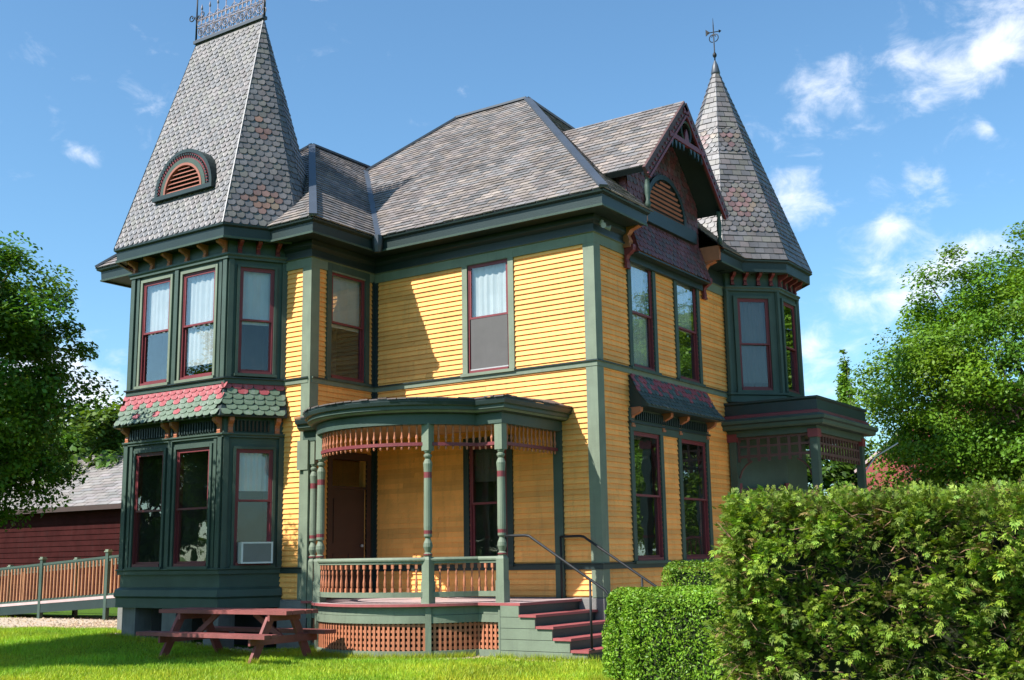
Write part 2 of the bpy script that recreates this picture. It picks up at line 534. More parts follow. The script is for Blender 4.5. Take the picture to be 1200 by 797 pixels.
XI, YW = -5.283, -1.86            # wing side wall plane, wing front plane
WL = -10.66                       # wing left wall plane
BX0, BX1, BY = -9.42, -6.53, -2.86  # bay front
ZB = 5.088                        # belt course
RA = dict(A=(0.0), B=math.pi / 2, D=math.pi / 4, BR=math.pi / 3, BL=-math.pi / 3)

def wall(name, O, rz, L, z0, z1, openings=(), mat=None, siding=None, th=.16, pitch=.098, individual=True, sid_range=None):
    """wall core with real openings; siding laid as single clapboards"""
    mat = mat or MT['yellow']
    b = MB(mat)
    xs = sorted({0, L, *[o[0] for o in openings], *[o[1] for o in openings]})
    zs = sorted({z0, z1, *[o[2] for o in openings], *[o[3] for o in openings]})
    for i in range(len(xs) - 1):
        # merge vertical runs
        run = None
        for j in range(len(zs) - 1):
            xm, zm = (xs[i] + xs[i + 1]) / 2, (zs[j] + zs[j + 1]) / 2
            hole = any(o[0] < xm < o[1] and o[2] < zm < o[3] for o in openings)
            if hole:
                if run: b.box(xs[i], 0, run[0], xs[i + 1], th, run[1]); run = None
            else: run = (run[0] if run else zs[j], zs[j + 1])
        if run: b.box(xs[i], 0, run[0], xs[i + 1], th, run[1])
    w = b.build(name, house, (O[0], O[1], 0), rz)
    if siding:
        a0, a1 = siding; s0, s1 = sid_range or (z0, z1)
        joined = MB(mat); cache = {}
        z = s0
        while z < s1 - .03:
            zt = min(z + pitch, s1)
            segs = [(a0, a1)]
            for o in openings:
                if o[2] < zt - .01 and o[3] > z + .01:
                    ns = []
                    for p, q in segs:
                        if o[1] <= p or o[0] >= q: ns.append((p, q)); continue
                        if o[0] > p: ns.append((p, o[0]))
                        if o[1] < q: ns.append((o[1], q))
                    segs = ns
            if individual:
                cut = []
                for p, q in segs:
                    if q - p > 1.9 and random.random() < .5:
                        c_ = p + round((q - p) * random.choice((.3, .42, .55, .68)), 2); cut += [(p, c_ - .003), (c_ + .003, q)]
                    else: cut.append((p, q))
                segs = cut
            for p, q in segs:
                if q - p < .02: continue
                k = (round(q - p, 3), round(zt - z, 3))
                def geo(mb, x, zz):
                    h = zt - z; l = q - p
                    v = [(x, -.034, zz), (x + l, -.034, zz), (x + l, -.004, zz + h + .012), (x, -.004, zz + h + .012), (x, .0, zz), (x + l, 0, zz), (x + l, 0, zz + h + .012), (x, 0, zz + h + .012)]
                    mb.add(v, [(0, 1, 2, 3), (5, 4, 7, 6), (1, 0, 4, 5), (3, 2, 6, 7), (0, 3, 7, 4), (2, 1, 5, 6)])
                if individual:
                    if k not in cache:
                        mb = MB(mat); geo(mb, 0, 0); cache[k] = mb.mesh('clapboard')
                    link('clapboard', cache[k], w, (p, random.uniform(-.0015, .0015), z))
                else: geo(joined, p, z)
            z += pitch
        if not individual: joined.build('clapboard_siding', w, kind='stuff')
    return w

# ---- windows: casing (window) > sashes, panes, blind
_wc = {}; _placed = []
def window(O, rz, xc, z0, w, h, casing=.125, blind=.5, bmat='blind', head=.14, screen=False, label=None, open_low=0.0, cmat='sage', redw=.034, mid=.5):
    key = (round(w, 3), round(h, 3), casing, head, cmat, redw)
    if key not in _wc:
        b = MB(MT[cmat], MT['red'], MT['room'])
        for s in (-1, 1): b.box(s * w / 2, -.055, -.02, s * (w / 2 + casing), .0, h + head if head else h)
        if head: b.box(-w / 2, -.058, h, w / 2, 0, h + head)
        b.box(-w / 2 - casing - .02, -.1, -.075, w / 2 + casing + .02, 0, -.02)
        for s in (-1, 1): b.box(s * w / 2, -.02, -.02, s * (w / 2 - redw), .13, h, 1)
        b.box(-w / 2 + redw, -.02, h - redw, w / 2 - redw, .13, h, 1)
        b.box(-w / 2 + redw, -.045, -.02, w / 2 - redw, .13, .035, 1)
        # dark room behind the glass
        x0, x1, y0, y1, q0, q1 = -w / 2, w / 2, .14, .75, -.02, h
        v = [(x0, y0, q0), (x1, y0, q0), (x1, y1, q0), (x0, y1, q0), (x0, y0, q1), (x1, y0, q1), (x1, y1, q1), (x0, y1, q1)]
        b.add(v, [(0, 1, 2, 3), (7, 6, 5, 4), (1, 5, 6, 2), (2, 6, 7, 3), (3, 7, 4, 0)], 2)
        iw = w / 2 - redw; zm = h * mid
        su = MB(MT['red']); sl = MB(MT['red'])
        def sash(mb, y0, q0, q1, fw=.042):
            for s in (-1, 1): mb.box(s * iw, y0, q0, s * (iw - fw), y0 + .035, q1)
            mb.box(-iw + fw, y0, q0, iw - fw, y0 + .035, q0 + fw); mb.box(-iw + fw, y0, q1 - fw, iw - fw, y0 + .035, q1)
        sash(su, -.012, zm - .02, h - redw, .038); sash(sl, .026, .037, zm + .025, .038)
        pu = MB(MT['glass']).box(-iw + .038, .002, zm + .018, iw - .038, .006, h - redw - .038)
        pl = MB(MT['glass']).box(-iw + .038, .042, .075, iw - .038, .046, zm - .013)
        _wc[key] = [x.mesh(n) for x, n in ((b, 'window'), (su, 'upper_sash'), (sl, 'lower_sash'), (pu, 'pane'), (pl, 'pane'))] + [iw]
    wb, su, sl, pu, pl, iw = _wc[key]
    dx, dy = rot2(xc, 0, rz)
    o = link('window', wb, house, (O[0] + dx, O[1] + dy, z0), rz)
    if label: o['label'] = label
    link('sash', su, o); link('sash', sl, o, (0, 0, open_low)); link('pane', pu, o); link('pane', pl, o, (0, 0, open_low))
    if blind:
        bb = MB(MT[bmat]); zb = h - redw - blind * h; fold = (.014, .003, .009)[len(_placed) % 3]; _placed.append(1)
        n = 20
        for i in range(n):      # gently wavy cloth
            xa, xb_ = -iw + 2 * iw * i / n, -iw + 2 * iw * (i + 1) / n
            ya, yb_ = [.088 + fold * math.sin(j * 1.9 + xc * 3) + .006 * math.sin(j * .7 + z0) for j in (i, i + 1)]
            bb.add([(xa, ya, zb), (xb_, yb_, zb), (xb_, yb_, h - redw), (xa, ya, h - redw), (xa, ya + .004, zb), (xb_, yb_ + .004, zb), (xb_, yb_ + .004, h - redw), (xa, ya + .004, h - redw)],
                   [(0, 1, 2, 3), (7, 6, 5, 4), (1, 0, 4, 5)])
        bb.build('blind', o)
    if screen:
        zm = h * mid
        sc = MB(MT['screen'], MT['lamp'])
        sc.box(-iw + .02, -.006, .04, iw - .02, -.003, zm - .02); sc.box(-iw + .01, -.012, .036, iw - .01, .0, .066, 1)
        sc.build('insect_screen', o)
    return o

# ---- main walls -----------------------------------------------------------
LA = -XI
opA = [(LA - 2.84, LA - 1.865, 5.13, 7.28), (LA - 2.84, LA - 1.96, 1.52, 3.72)]
wall('wall', (XI, 0), 0, LA, .0, 7.8, opA, siding=(0.1, LA - .19), sid_range=(.93, 7.30))
window((XI, 0), 0, LA - 2.3525, 5.13, .975, 2.15, blind=.55, screen=True, label='second-floor window with white blind and grey screen above porch roof')
window((XI, 0), 0, LA - 2.40, 1.52, .88, 2.2, blind=.30, bmat='screen', cmat='dgreen')
opB = [(1.345, 2.245, 5.14, 7.30), (3.32, 4.27, 5.14, 7.30), (1.23, 2.31, 1.53, 3.90), (3.23, 4.40, 1.53, 3.90)]
wall('wall', (0, 0), RA['B'], 8.4, .0, 7.8, opB, siding=(.19, 5.7), sid_range=(.93, 7.30))
window((0, 0), RA['B'], 1.795, 5.14, .90, 2.16, blind=.96, cmat='green')
window((0, 0), RA['B'], 3.795, 5.14, .95, 2.16, blind=.5, cmat='green', screen=False)
window((0, 0), RA['B'], 1.77, 1.53, 1.08, 2.37, blind=0, cmat='green')
window((0, 0), RA['B'], 3.815, 1.53, 1.17, 2.37, blind=0, cmat='green')
# wing: side, front strips, left
opS = [(.53, 1.535, 5.14, 7.30), (.62, 1.62, .93, 3.60)]
wall('wall', (XI, YW), RA['B'], -YW, 0, 7.8, opS, siding=(.19, -YW - .1), sid_range=(.93, 7.3), individual=False)
window((XI, YW), RA['B'], 1.03, 5.14, 1.0, 2.16, blind=.5, cmat='green', label='second-floor window on the shaded side of the wing above the porch', mid=.52)
wall('wall', (-5.97, YW), 0, XI + 5.97, 0, 7.8, (), siding=(0, XI + 5.97 - .19), sid_range=(.93, 7.3), individual=False)
wall('wall', (WL, YW), 0, -9.98 - WL, 0, 7.8, (), siding=(.19, -9.98 - WL), sid_range=(.93, 7.3), individual=False)
wall('wall', (WL, 8.4), -math.pi / 2, 8.4 - YW, 0, 7.8, (), siding=(.1, 8.4 - YW), sid_range=(.93, 7.3), individual=False)
wall('wall', (0, 8.4), math.pi, -WL, 0, 7.8, (), siding=(.1, -WL), sid_range=(.93, 7.3), individual=False)

# foundation
MB(MT['stone']).sweep([(WL, 2), (WL, YW), (-9.98, YW)], [(.05, 0), (.05, .9), (-.02, .93), (-.02, 0)]).build('foundation', house)
MB(MT['stone']).sweep([(-5.98, YW), (XI, YW), (XI, 0), (0, 0), (0, 6.2)], [(.05, -.05), (.05, .88), (-.02, .91), (-.02, -.05)]).build('foundation', house)

# door under the porch
dr = MB(MT['door'], MT['red'], MT['iron'], MT['glass'])
dr.box(-.5, .02, 0, .5, .07, 2.1, 0)
for (x0, x1, z0_, z1_) in ((-.4, -.05, .2, .85), (.05, .4, .2, .85), (-.4, .4, 1.05, 1.9)): dr.box(x0, .005, z0_, x1, .03, z1_, 0)
dr.box(-.5, .04, 2.15, .5, .06, 2.65, 3)
for s in (-1, 1): dr.box(s * .5, -.05, 0, s * .62, .0, 2.8, 0)
dr.box(-.5, -.05, 2.67, .5, 0, 2.82, 0); dr.box(-.5, -.02, 2.1, .5, .07, 2.15, 0)
do = dr.build('door', house, (XI, YW + 1.12, .884), RA['B'])
kn = MB(MT['lamp']); kn.lathe([(.012, -.03), (.03, -.02), (.03, .02), (.012, .03)], 8, .40, -.02)
kn.build('handle', do, (0, 0, 1.0))

# ---- corner boards, belts, friezes (trim) -----------------------------------
def corner(x, y, inner=False, w=.19, z0=.90, z1=7.30, mat='sage'):
    b = MB(MT[mat])
    t = .045
    if not inner:
        b.box(-w, -t, z0, 0, 0, z1); b.box(0, -t, z0, t, w, z1)
    b.build('corner_board', house, (x, y, 0))
corner(0, 0); corner(XI, YW)
b = MB(MT['dgreen']); b.box(.0, -.1, .9, .05, 0, 7.3); b.box(.05, -.045, .9, .13, 0, 7.3); b.build('corner_board', house, (XI, 0, 0))
pathM = [(WL, 4), (WL, YW), (XI, YW), (XI, 0), (0, 0), (0, 5.72)]
MB(MT['sage'], MT['dgreen']).sweep(pathM[2:], [(0, 4.975), (.055, 4.975), (.055, 5.06), (.085, 5.065, 1), (.085, 5.09, 1), (0, 5.10)]).build('belt_course', house)
MB(MT['sage'], MT['dgreen']).sweep([(-5.95, YW), (XI, YW)], [(0, 4.974), (.0545, 4.974), (.0545, 5.059), (.0845, 5.064, 1), (.0845, 5.0905, 1), (0, 5.1005)]).build('belt_course', house)
lb = MB(MT['dgreen'])
lb.sweep([(-5.95, YW)] + pathM[2:], [(0, 1.38), (.055, 1.38), (.055, 1.465), (.075, 1.475), (.075, 1.487), (0, 1.50)])
lb.build('water_table', house)
MB(MT['sage'], MT['dgreen']).sweep([(-5.95, YW)] + pathM[2:4] + [(0, 0), (0, 1.32)], [(0, 7.27), (.05, 7.27), (.05, 7.45), (.09, 7.46, 1), (.09, 7.50, 1), (.055, 7.51, 1), (.055, 7.62, 1), (.13, 7.68, 1), (.13, 7.78, 1), (0, 7.785)]).build('frieze', house)
MB(MT['sage'], MT['dgreen']).sweep([(0, 4.45), (0, 5.72)], [(0, 7.27), (.05, 7.27), (.05, 7.45), (.09, 7.46, 1), (.09, 7.50, 1), (.055, 7.51, 1), (.055, 7.78, 1), (0, 7.785)]).build('frieze', house)

# ---- eaves ---------------------------------------------------------------
EV = [(0, 7.79), (.50, 7.79), (.50, 7.76), (.54, 7.755), (.545, 7.79), (.525, 7.80, 1), (.535, 7.97, 1), (.60, 8.0, 1), (.61, 8.03, 1), (0, 8.05)]
EVm = [(p[0], p[1], {2: 1, 3: 1, 4: 1}.get(i, 0)) for i, p in enumerate(EV)]
MB(MT['dgreen'], MT['green']).sweep([(WL, 6), (WL, YW), (XI, YW), (XI, 0), (0, 0), (0, 1.18)], EVm).build('eaves', house)
MB(MT['dgreen'], MT['green']).sweep([(0, 4.55), (0, 8.4), (WL, 8.4)], EVm).build('eaves', house)

# brackets -----------------------------------------------------------------
def bracket_mesh(dep, hgt, wid, mat, name='bracket'):
    b = MB(MT[mat])
    prof = [(0, -hgt), (-dep * .22, -hgt), (-dep * .3, -hgt * .82), (-dep * .2, -hgt * .62), (-dep * .35, -hgt * .45), (-dep * .62, -hgt * .38), (-dep * .95, -hgt * .25), (-dep, -hgt * .12), (-dep, 0), (0, 0)]
    b.prism([(p[0], p[1]) for p in prof], -wid / 2, wid / 2, 'yz')
    b.box(-wid * .62, -dep * .32, -hgt * 1.06, wid * .62, 0, -hgt * .95)
    return b.mesh(name)

def put_brackets(me, pts, parent=house):
    for (x, y, z, rz) in pts: link('bracket', me, parent, (x, y, z), rz)

# ================================================================== BAY (front tower)
bay = [(-10.0, YW), (BX0, BY), (BX1, BY), (-5.95, YW)]
LF = BX1 - BX0; LS = math.hypot(.58, 1.0)
RBR = math.atan2(1.0, .58); RBL = -RBR
wz = [(.366, 1.237), (1.60, 2.57)]
opF = [(a, c, z, zz) for a, c in wz for z, zz in ((5.16, 7.30), (1.56, 3.78))]
opR = [(.22, .90, 5.19, 7.28), (.24, .95, 1.56, 3.72)]
wall('bay_wall', bay[1], 0, LF, .77, 8.0, opF, mat=MT['green'], th=.14)
wall('bay_wall', bay[2], RBR, LS, .77, 8.0, opR, mat=MT['green'], th=.14)
wall('bay_wall', bay[0], RBL, LS, .77, 8.0, [(.22, .9, 5.19, 7.28), (.22, .9, 1.56, 3.72)], mat=MT['green'], th=.14)
for (a, c), bli, op in zip(wz, (.5, .86), (0, 0)):
    window(bay[1], 0, (a + c) / 2, 5.16, c - a, 2.14, casing=.06, blind=bli, head=.06, cmat='sage')
    window(bay[1], 0, (a + c) / 2, 1.56, c - a, 2.22, casing=.06, blind=.0, head=.06, cmat='green', mid=.48)
window(bay[2], RBR, .56, 5.19, .68, 2.09, casing=.05, blind=.52, head=.05, cmat='green')
window(bay[2], RBR, .595, 1.56, .71, 2.16, casing=.05, blind=.35, head=.05, cmat='green', mid=.55)
window(bay[0], RBL, .56, 5.19, .68, 2.09, casing=.05, blind=.52, head=.05, cmat='green')
window(bay[0], RBL, .56, 1.56, .68, 2.16, casing=.05, blind=.35, head=.05, cmat='green')
# pilaster strips and panel mouldings
def strip(O, rz, x0, x1, z0, z1, y=.035, mi=0):
    ps = MB(MT['green'])
    c = [(x0, 0), (x1, 0), (x1, -y), (x0, -y)]
    P = [(O[0] + rot2(a, b_, rz)[0], O[1] + rot2(a, b_, rz)[1]) for a, b_ in c]
    v = [(p[0], p[1], z0) for p in P] + [(p[0], p[1], z1) for p in P]
    ps.add(v, [(0, 1, 2, 3), (7, 6, 5, 4), (0, 4, 5, 1), (1, 5, 6, 2), (2, 6, 7, 3), (3, 7, 4, 0)], mi)
    ps.build('pilaster_strip', house)
for z0_, z1_ in ((5.10, 7.45), (1.50, 4.0)):
    for x0, x1, y in ((0, .11, .05), (.16, .24, .03), (1.36, 1.47, .05), (LF - .11, LF, .05), (LF - .24, LF - .16, .03)): strip(bay[1], 0, x0, x1, z0_, z1_, y)
    for O, rz in ((bay[2], RBR), (bay[0], RBL)):
        strip(O, rz, .0, .10, z0_, z1_, .05); strip(O, rz, LS - .10, LS, z0_, z1_, .05)
MB(MT['green'], MT['dgreen'], MT['sage']).sweep(bay, [(0, 4.97), (.05, 4.97), (.05, 5.055), (.09, 5.065, 1), (.09, 5.09, 1), (0, 5.105)]).build('bay_moulding', house)
MB(MT['green'], MT['dgreen'], MT['sage']).sweep(bay, [(0, 7.42), (.07, 7.43), (.07, 7.47), (.10, 7.50), (.10, 7.535), (0, 7.55)]).build('bay_moulding', house)
MB(MT['green'], MT['dgreen'], MT['sage']).sweep(bay, [(0, 3.93), (.05, 3.94), (.05, 3.97), (.075, 3.99), (.075, 4.02), (0, 4.03)]).build('bay_moulding', house)
MB(MT['green'], MT['dgreen'], MT['sage']).sweep(bay, [(0, 1.39), (.06, 1.39), (.06, 1.46), (.09, 1.475), (.09, 1.495), (0, 1.51)]).build('bay_moulding', house)
MB(MT['green'], MT['dgreen'], MT['sage']).sweep(bay, [(0, .76), (.06, .76), (.06, .94), (.10, .98), (.085, 1.10), (.02, 1.14), (0, 1.15)]).build('bay_moulding', house)
# bay eave with brackets
be = MB(MT['dgreen'], MT['green'])
be.sweep(bay, [(0, 7.80), (.28, 7.80), (.28, 7.765, 1), (.33, 7.76, 1), (.335, 7.80), (.31, 7.81), (.32, 7.98), (.37, 8.01), (.375, 8.045), (0, 8.06)])
be.build('bay_eave', house)
bk = bracket_mesh(.24, .26, .075, 'orange'); bkr = bracket_mesh(.24, .26, .075, 'red')
put_brackets(bk, [(BX0 + t, BY, 7.80, 0) for t in (.08, .62, 1.16, 1.7, 2.24, 2.8)])
for O, rz in ((bay[2], RBR), (bay[0], RBL)):
    for t in (.2, .56, .95):
        dx, dy = rot2(t, 0, rz); put_brackets(bkr, [(O[0] + dx, O[1] + dy, 7.80, rz)])
# small brackets and dentils below the skirt roof
bk2 = bracket_mesh(.17, .30, .09, 'orange')
put_brackets(bk2, [(BX0 + t, BY, 4.32, 0) for t in (.06, 1.30, 1.55, LF - .1)])
for O, rz in ((bay[2], RBR), (bay[0], RBL)):
    for t in (.12, LS - .14):
        dx, dy = rot2(t, 0, rz); put_brackets(bk2, [(O[0] + dx, O[1] + dy, 4.32, rz)])
de = MB(MT['dgreen'])
for t in np.arange(.16, LF - .1, .075):
    if min(abs(t - q) for q in (.06, 1.30, 1.55, LF - .1)) > .09: de.box(BX0 + t, BY - .05, 4.06, BX0 + t + .035, BY, 4.26)
for t in np.arange(.24, LS - .26, .075):
    for O, rz in ((bay[2], RBR),):
        dx, dy = rot2(t, -.025, rz); de.box(O[0] + dx - .02, O[1] + dy - .02, 4.06, O[0] + dx + .02, O[1] + dy + .02, 4.26)
de.build('dentils', house, kind='stuff')

# flared skirt roof of painted scale shingles, each its own piece
RED, GRN = (.30, .062, .068), (.105, .15, .10)
skirt = MB(MT['dgreen'])
skirt.sweep(bay, [(0, 4.97), (.02, 4.97), (.14, 4.55), (.235, 4.335), (.22, 4.31), (0, 4.33)])
sk = skirt.build('skirt_roof', house)
rings_in = off_path(bay, .025); rings_out = off_path(bay, .165); r3 = off_path(bay, .26)
_sc = {}
def scale_piece(O, u, wdir, nrm, a, b_, wid, exp, red):
    key = red
    if key not in _sc:
        mb = MB(MT['scale']); c = RED if red else GRN
        e = exp * .42; q = wid * .26; t = .016; x0, x1 = -wid * .48, wid * .48
        bot = [(x0, e), (x0 + q * .45, e * .3), (x0 + q, 0), (x1 - q, 0), (x1 - q * .45, e * .3), (x1, e)]
        vs = [(p, z, t) for p, z in bot] + [(x1, exp * 1.2, .001), (x0, exp * 1.2, .001)] + [(p, z, -.003) for p, z in bot]
        fs = [tuple(range(8))] + [(i + 1, i, 8 + i, 9 + i) for i in range(5)]
        mb.add(vs, fs, 0, c); _sc[key] = mb.mesh('scale_shingle')
    o = link('scale_shingle', _sc[key], sk)
    Mx = Matrix.Identity(4); p = O + u * a + wdir * b_
    for i in range(3): Mx[i][0], Mx[i][1], Mx[i][2], Mx[i][3] = u[i], wdir[i], nrm[i], p[i]
    o.matrix_local = Mx
SW, SE = .205, .125
rs = random.Random(11)
def skirt_face(P0, P1, Q1, Q0, off, upper):
    P0, P1, Q1, Q0 = map(Vector, (P0, P1, Q1, Q0))
    u = (P1 - P0).normalized(); n = (P1 - P0).cross(Q0 - P0).normalized(); w = n.cross(u)
    top = (Q0 - P0).dot(w); L = (P1 - P0).length; dl = (Q0 - P0).dot(u)
    rows = int(round(top / SE))
    e = top / rows
    for r in range(rows):
        b_ = r * e; lo_, hi_ = dl * b_ / top, L - dl * b_ / top
        n_ = int((hi_ - lo_) / SW)
        k = -1
        a = lo_ + ((hi_ - lo_) - n_ * SW) / 2 + SW / 2 - (SW / 2 if (r + off) % 2 else 0)
        while a < hi_ - SW * .2:
            k = int(round((a - L / 2) / (SW / 2)))
            if a > lo_ + SW * .2:
                red = upper and (r >= rows - 1 or (r == rows - 2 and k % 4 != 0) or (r == rows - 3 and k % 4 == 2)) or (not upper and r == rows - 1 and k % 6 == 3)
                scale_piece(P0, u, w, n, a, b_, SW, e, red)
            a += SW
for i in (0, 1, 2):
    A0, A1 = rings_out[i], rings_out[i + 1]
    B0, B1 = rings_in[i], rings_in[i + 1]; C0, C1 = r3[i], r3[i + 1]
    skirt_face((*C0, 4.345), (*C1, 4.345), (*A1, 4.545), (*A0, 4.545), 0, False)
    skirt_face((*A0, 4.55), (*A1, 4.55), (*B1, 4.972), (*B0, 4.972), 0, True)

# supports below the bay: corner piers and a black box painting in the crawl-space shade
for x, y in ((BX0 + .25, BY + .25), (BX1 - .25, BY + .25), (-7.97, BY + .25)): MB(MT['stone']).box(x - .2, y - .2, -.05, x + .2, y + .2, .78).build('pier', house)
MB(MT['black']).box(-9.7, YW - .1, -.05, -6.2, YW + .1, .9).build('crawl_space_dark', house)

# tower roof ----------------------------------------------------------------
rb = off_path(bay, .36)
ZR = 8.05
TR = (-9.03, -6.91, -1.77, 13.02)
s_l, s_r = (*rb[0], ZR), (*rb[3], ZR)
F0, F1 = (*rb[1], ZR), (*rb[2], ZR)
# end of the chamfer sides: meet short side faces level with the ridge
rL, rR = (TR[0], TR[2], TR[3]), (TR[1], TR[2], TR[3])
cR, cL = (rb[3][0] + .06, -1.95, ZR), (rb[0][0] - .06, -1.95, ZR)
dR, dL = (cR[0], -1.6, ZR), (cL[0], -1.6, ZR)
bR, bL = (F1[0], -.35, ZR), (F0[0], -.35, ZR)
rt1 = random.Random(5)
PUR = [(1.0, .97, .98), (1.08, .98, .97), (.92, .93, .98), (1.14, 1.08, 1.03), (.86, .88, .92), (1.02, 1.02, .9)]
def tower_col(pattern):
    def f(r, a, b_):
        c = rt1.choice(PUR); k = rt1.uniform(.75, 1.15)
        if pattern:
            for (ca, cb, rad) in pattern:
                if abs(a - ca) / .32 + abs(b_ - cb) / .38 < rad and rt1.random() < .75: c = rt1.choice([(1.6, .95, .68), (1.4, .85, .7), (1.4, 1.1, .75)])
        return (c[0] * k, c[1] * k, c[2] * k)
    return f
tb = MB(MT['metal'])
tb.add([F0, F1, rR, rL], [(0, 1, 2, 3)]); tb.add([F1, cR, rR], [(0, 1, 2)]); tb.add([cR, dR, rR], [(0, 1, 2)])
tb.add([dR, bR, rR], [(0, 1, 2)]); tb.add([bR, bL, rL, rR], [(0, 1, 2, 3)]); tb.add([bL, dL, rL], [(0, 1, 2)])
tb.add([dL, cL, rL], [(0, 1, 2)]); tb.add([cL, F0, rL], [(0, 1, 2)])
tower = tb.build('tower_roof', house)
def slate_part(name, parent, polys, mat='slate', **kw):
    mb = MB(MT[mat])
    for poly, pat in polys: slates(mb, poly, colfn=pat, **kw)
    return mb.build(name, parent, kind='stuff')
slate_part('slates', tower, [([F0, F1, rR, rL], tower_col(None))], exp=.125, wid=.155, thick=.016, shape='hex')
slate_part('slates', tower, [([F1, cR, rR], tower_col([(.78, .55, 1.15), (.80, 2.2, .75)])), ([cR, dR, rR], tower_col(None)), ([dR, bR, rR], tower_col(None)),
                             ([bR, bL, rL, rR], tower_col(None)), ([bL, dL, rL], tower_col(None)), ([dL, cL, rL], tower_col(None)), ([cL, F0, rL], tower_col(None))],
           exp=.135, wid=.17, thick=.018, shape='scale')
hc = MB(MT['metal'])
for p, q in ((F1, rR), (cR, rR), (F0, rL), (dR, rR)):
    hc.bar(Vector(p) + Vector((0, -.012, 0)), Vector(q) + Vector((0, -.004, 0)), .02, .02)
hc.box(TR[0] - .04, TR[2] - .07, TR[3] - .02, TR[1] + .04, TR[2] + .07, TR[3] + .05)
hc.build('ridge_flashing', tower)
# iron cresting: scrolls and spears along the ridge, finials at the ends
cr = MB(MT['crest'], MT['iron'])
zc = TR[3] + .06
nm = 8; step = (TR[1] - TR[0]) / nm
def circ(cx, cz, r, n=14, a0=0, a1=2 * math.pi): return [(cx + r * math.cos(a0 + (a1 - a0) * i / n), TR[2], cz + r * math.sin(a0 + (a1 - a0) * i / n)) for i in range(n + (0 if abs(a1 - a0 - 2 * math.pi) < 1e-6 else 1))]
for i in range(nm):
    x = TR[0] + step * (i + .5)
    cr.tube(circ(x, zc + .20, .10), .013, 5, closed=True); cr.tube(circ(x, zc + .20, .045), .011, 5, closed=True)
    cr.tube(circ(x - .07, zc + .42, .065), .011, 5, closed=True); cr.tube(circ(x + .07, zc + .42, .065), .011, 5, closed=True)
    cr.tube([(x, TR[2], zc), (x, TR[2], zc + .72)], .012, 5)
    cr.lathe([(.004, zc + .70), (.028, zc + .75), (.004, zc + .86)], 6, x, TR[2])
    cr.tube(circ(x + step / 2, zc + .12, .07), .011, 5, closed=True)
    cr.tube([(x + step / 2, TR[2], zc), (x + step / 2, TR[2], zc + .52)], .011, 5)
    cr.tube(circ(x + step / 2, zc + .32, .05), .010, 5, closed=True)
    cr.tube([(x - .12, TR[2], zc + .50), (x, TR[2], zc + .60), (x + .12, TR[2], zc + .50)], .010, 5)
for z in (.03, .31, .50): cr.bar((TR[0], TR[2], zc + z), (TR[1], TR[2], zc + z), .02, .02)
for x in (TR[0] - .03, TR[1] + .03):
    cr.tube([(x, TR[2], zc - .05), (x, TR[2], zc + 1.5)], [.022, .014], 6, 1)
    for s in (-1, 1):
        sp = [(x + s * (.17 + (.10 - .0045 * i) * math.cos(i * .42 + math.pi)) , TR[2], zc + .62 + (.10 - .0045 * i) * math.sin(-i * .42) ) for i in range(18)]
        cr.tube([(x, TR[2], zc + .45), (x + s * .03, TR[2], zc + .56)] + sp, .013, 5, 1)
cr.build('cresting', tower, smooth=True)
# half-round louvred vent on the front slope
vx, vz, vr = -7.78, 9.02, .72
nF = (Vector(F1) - Vector(F0)).cross(Vector(rL) - Vector(F0)).normalized()
def yF(z): return F0[1] + (TR[2] - F0[1]) * (z - ZR) / (TR[3] - ZR)
ve = MB(MT['dgreen'], MT['red'], MT['ventwood'], MT['black'], MT['green'])
yv = yF(vz) - .05
def arch(r0, r1, y0, y1, mi, n=22):
    for i in range(n):
        a, b_ = math.pi * i / n, math.pi * (i + 1) / n
        v = []
        for y in (y0, y1):
            for r, t in ((r0, a), (r1, a), (r1, b_), (r0, b_)): v.append((vx + r * math.cos(t), y, vz + r * math.sin(t)))
        ve.add(v, [(0, 1, 2, 3), (7, 6, 5, 4), (0, 4, 5, 1), (1, 5, 6, 2), (2, 6, 7, 3), (3, 7, 4, 0)], mi)
arch(.80, .87, yv - .05, yv + .40, 0); arch(.68, .80, yv - .03, yv + .34, 1); arch(.58, .68, yv - .05, yv + .30, 4); arch(.53, .58, yv - .06, yv + .28, 2)
for i in range(34):
    a = math.pi * (i + .5) / 34
    ve.box(vx + .75 * math.cos(a) - .018, yv - .075, vz + .75 * math.sin(a) - .018, vx + .75 * math.cos(a) + .018, yv - .045, vz + .75 * math.sin(a) + .018, 0)
ve.prism([(vx - .9, vz - .09), (vx + .9, vz - .09), (vx + .9, vz), (vx - .9, vz)], yv - .08, yv + .1, 'xz', 0)
ve.prism([(vx + .55 * math.cos(math.pi * i / 16), vz + .55 * math.sin(math.pi * i / 16)) for i in range(17)], yv + .03, yv + .3, 'xz', 3)
vo = ve.build('vent', tower)
for i in range(6):
    z = vz + .02 + i * .088; hw = math.sqrt(max(.54 ** 2 - (z - vz + .05) ** 2, .01))
    s_ = MB(MT['ventwood']); s_.add([(vx - hw, yv - .035, z), (vx + hw, yv - .035, z), (vx + hw, yv + .03, z + .05), (vx - hw, yv + .03, z + .05), (vx - hw, yv - .035, z + .012), (vx + hw, yv - .035, z + .012), (vx + hw, yv + .03, z + .062), (vx - hw, yv + .03, z + .062)],
        [(0, 3, 2, 1), (4, 5, 6, 7), (0, 1, 5, 4), (2, 3, 7, 6), (1, 2, 6, 5), (3, 0, 4, 7)])
    s_.build('slat', vo)

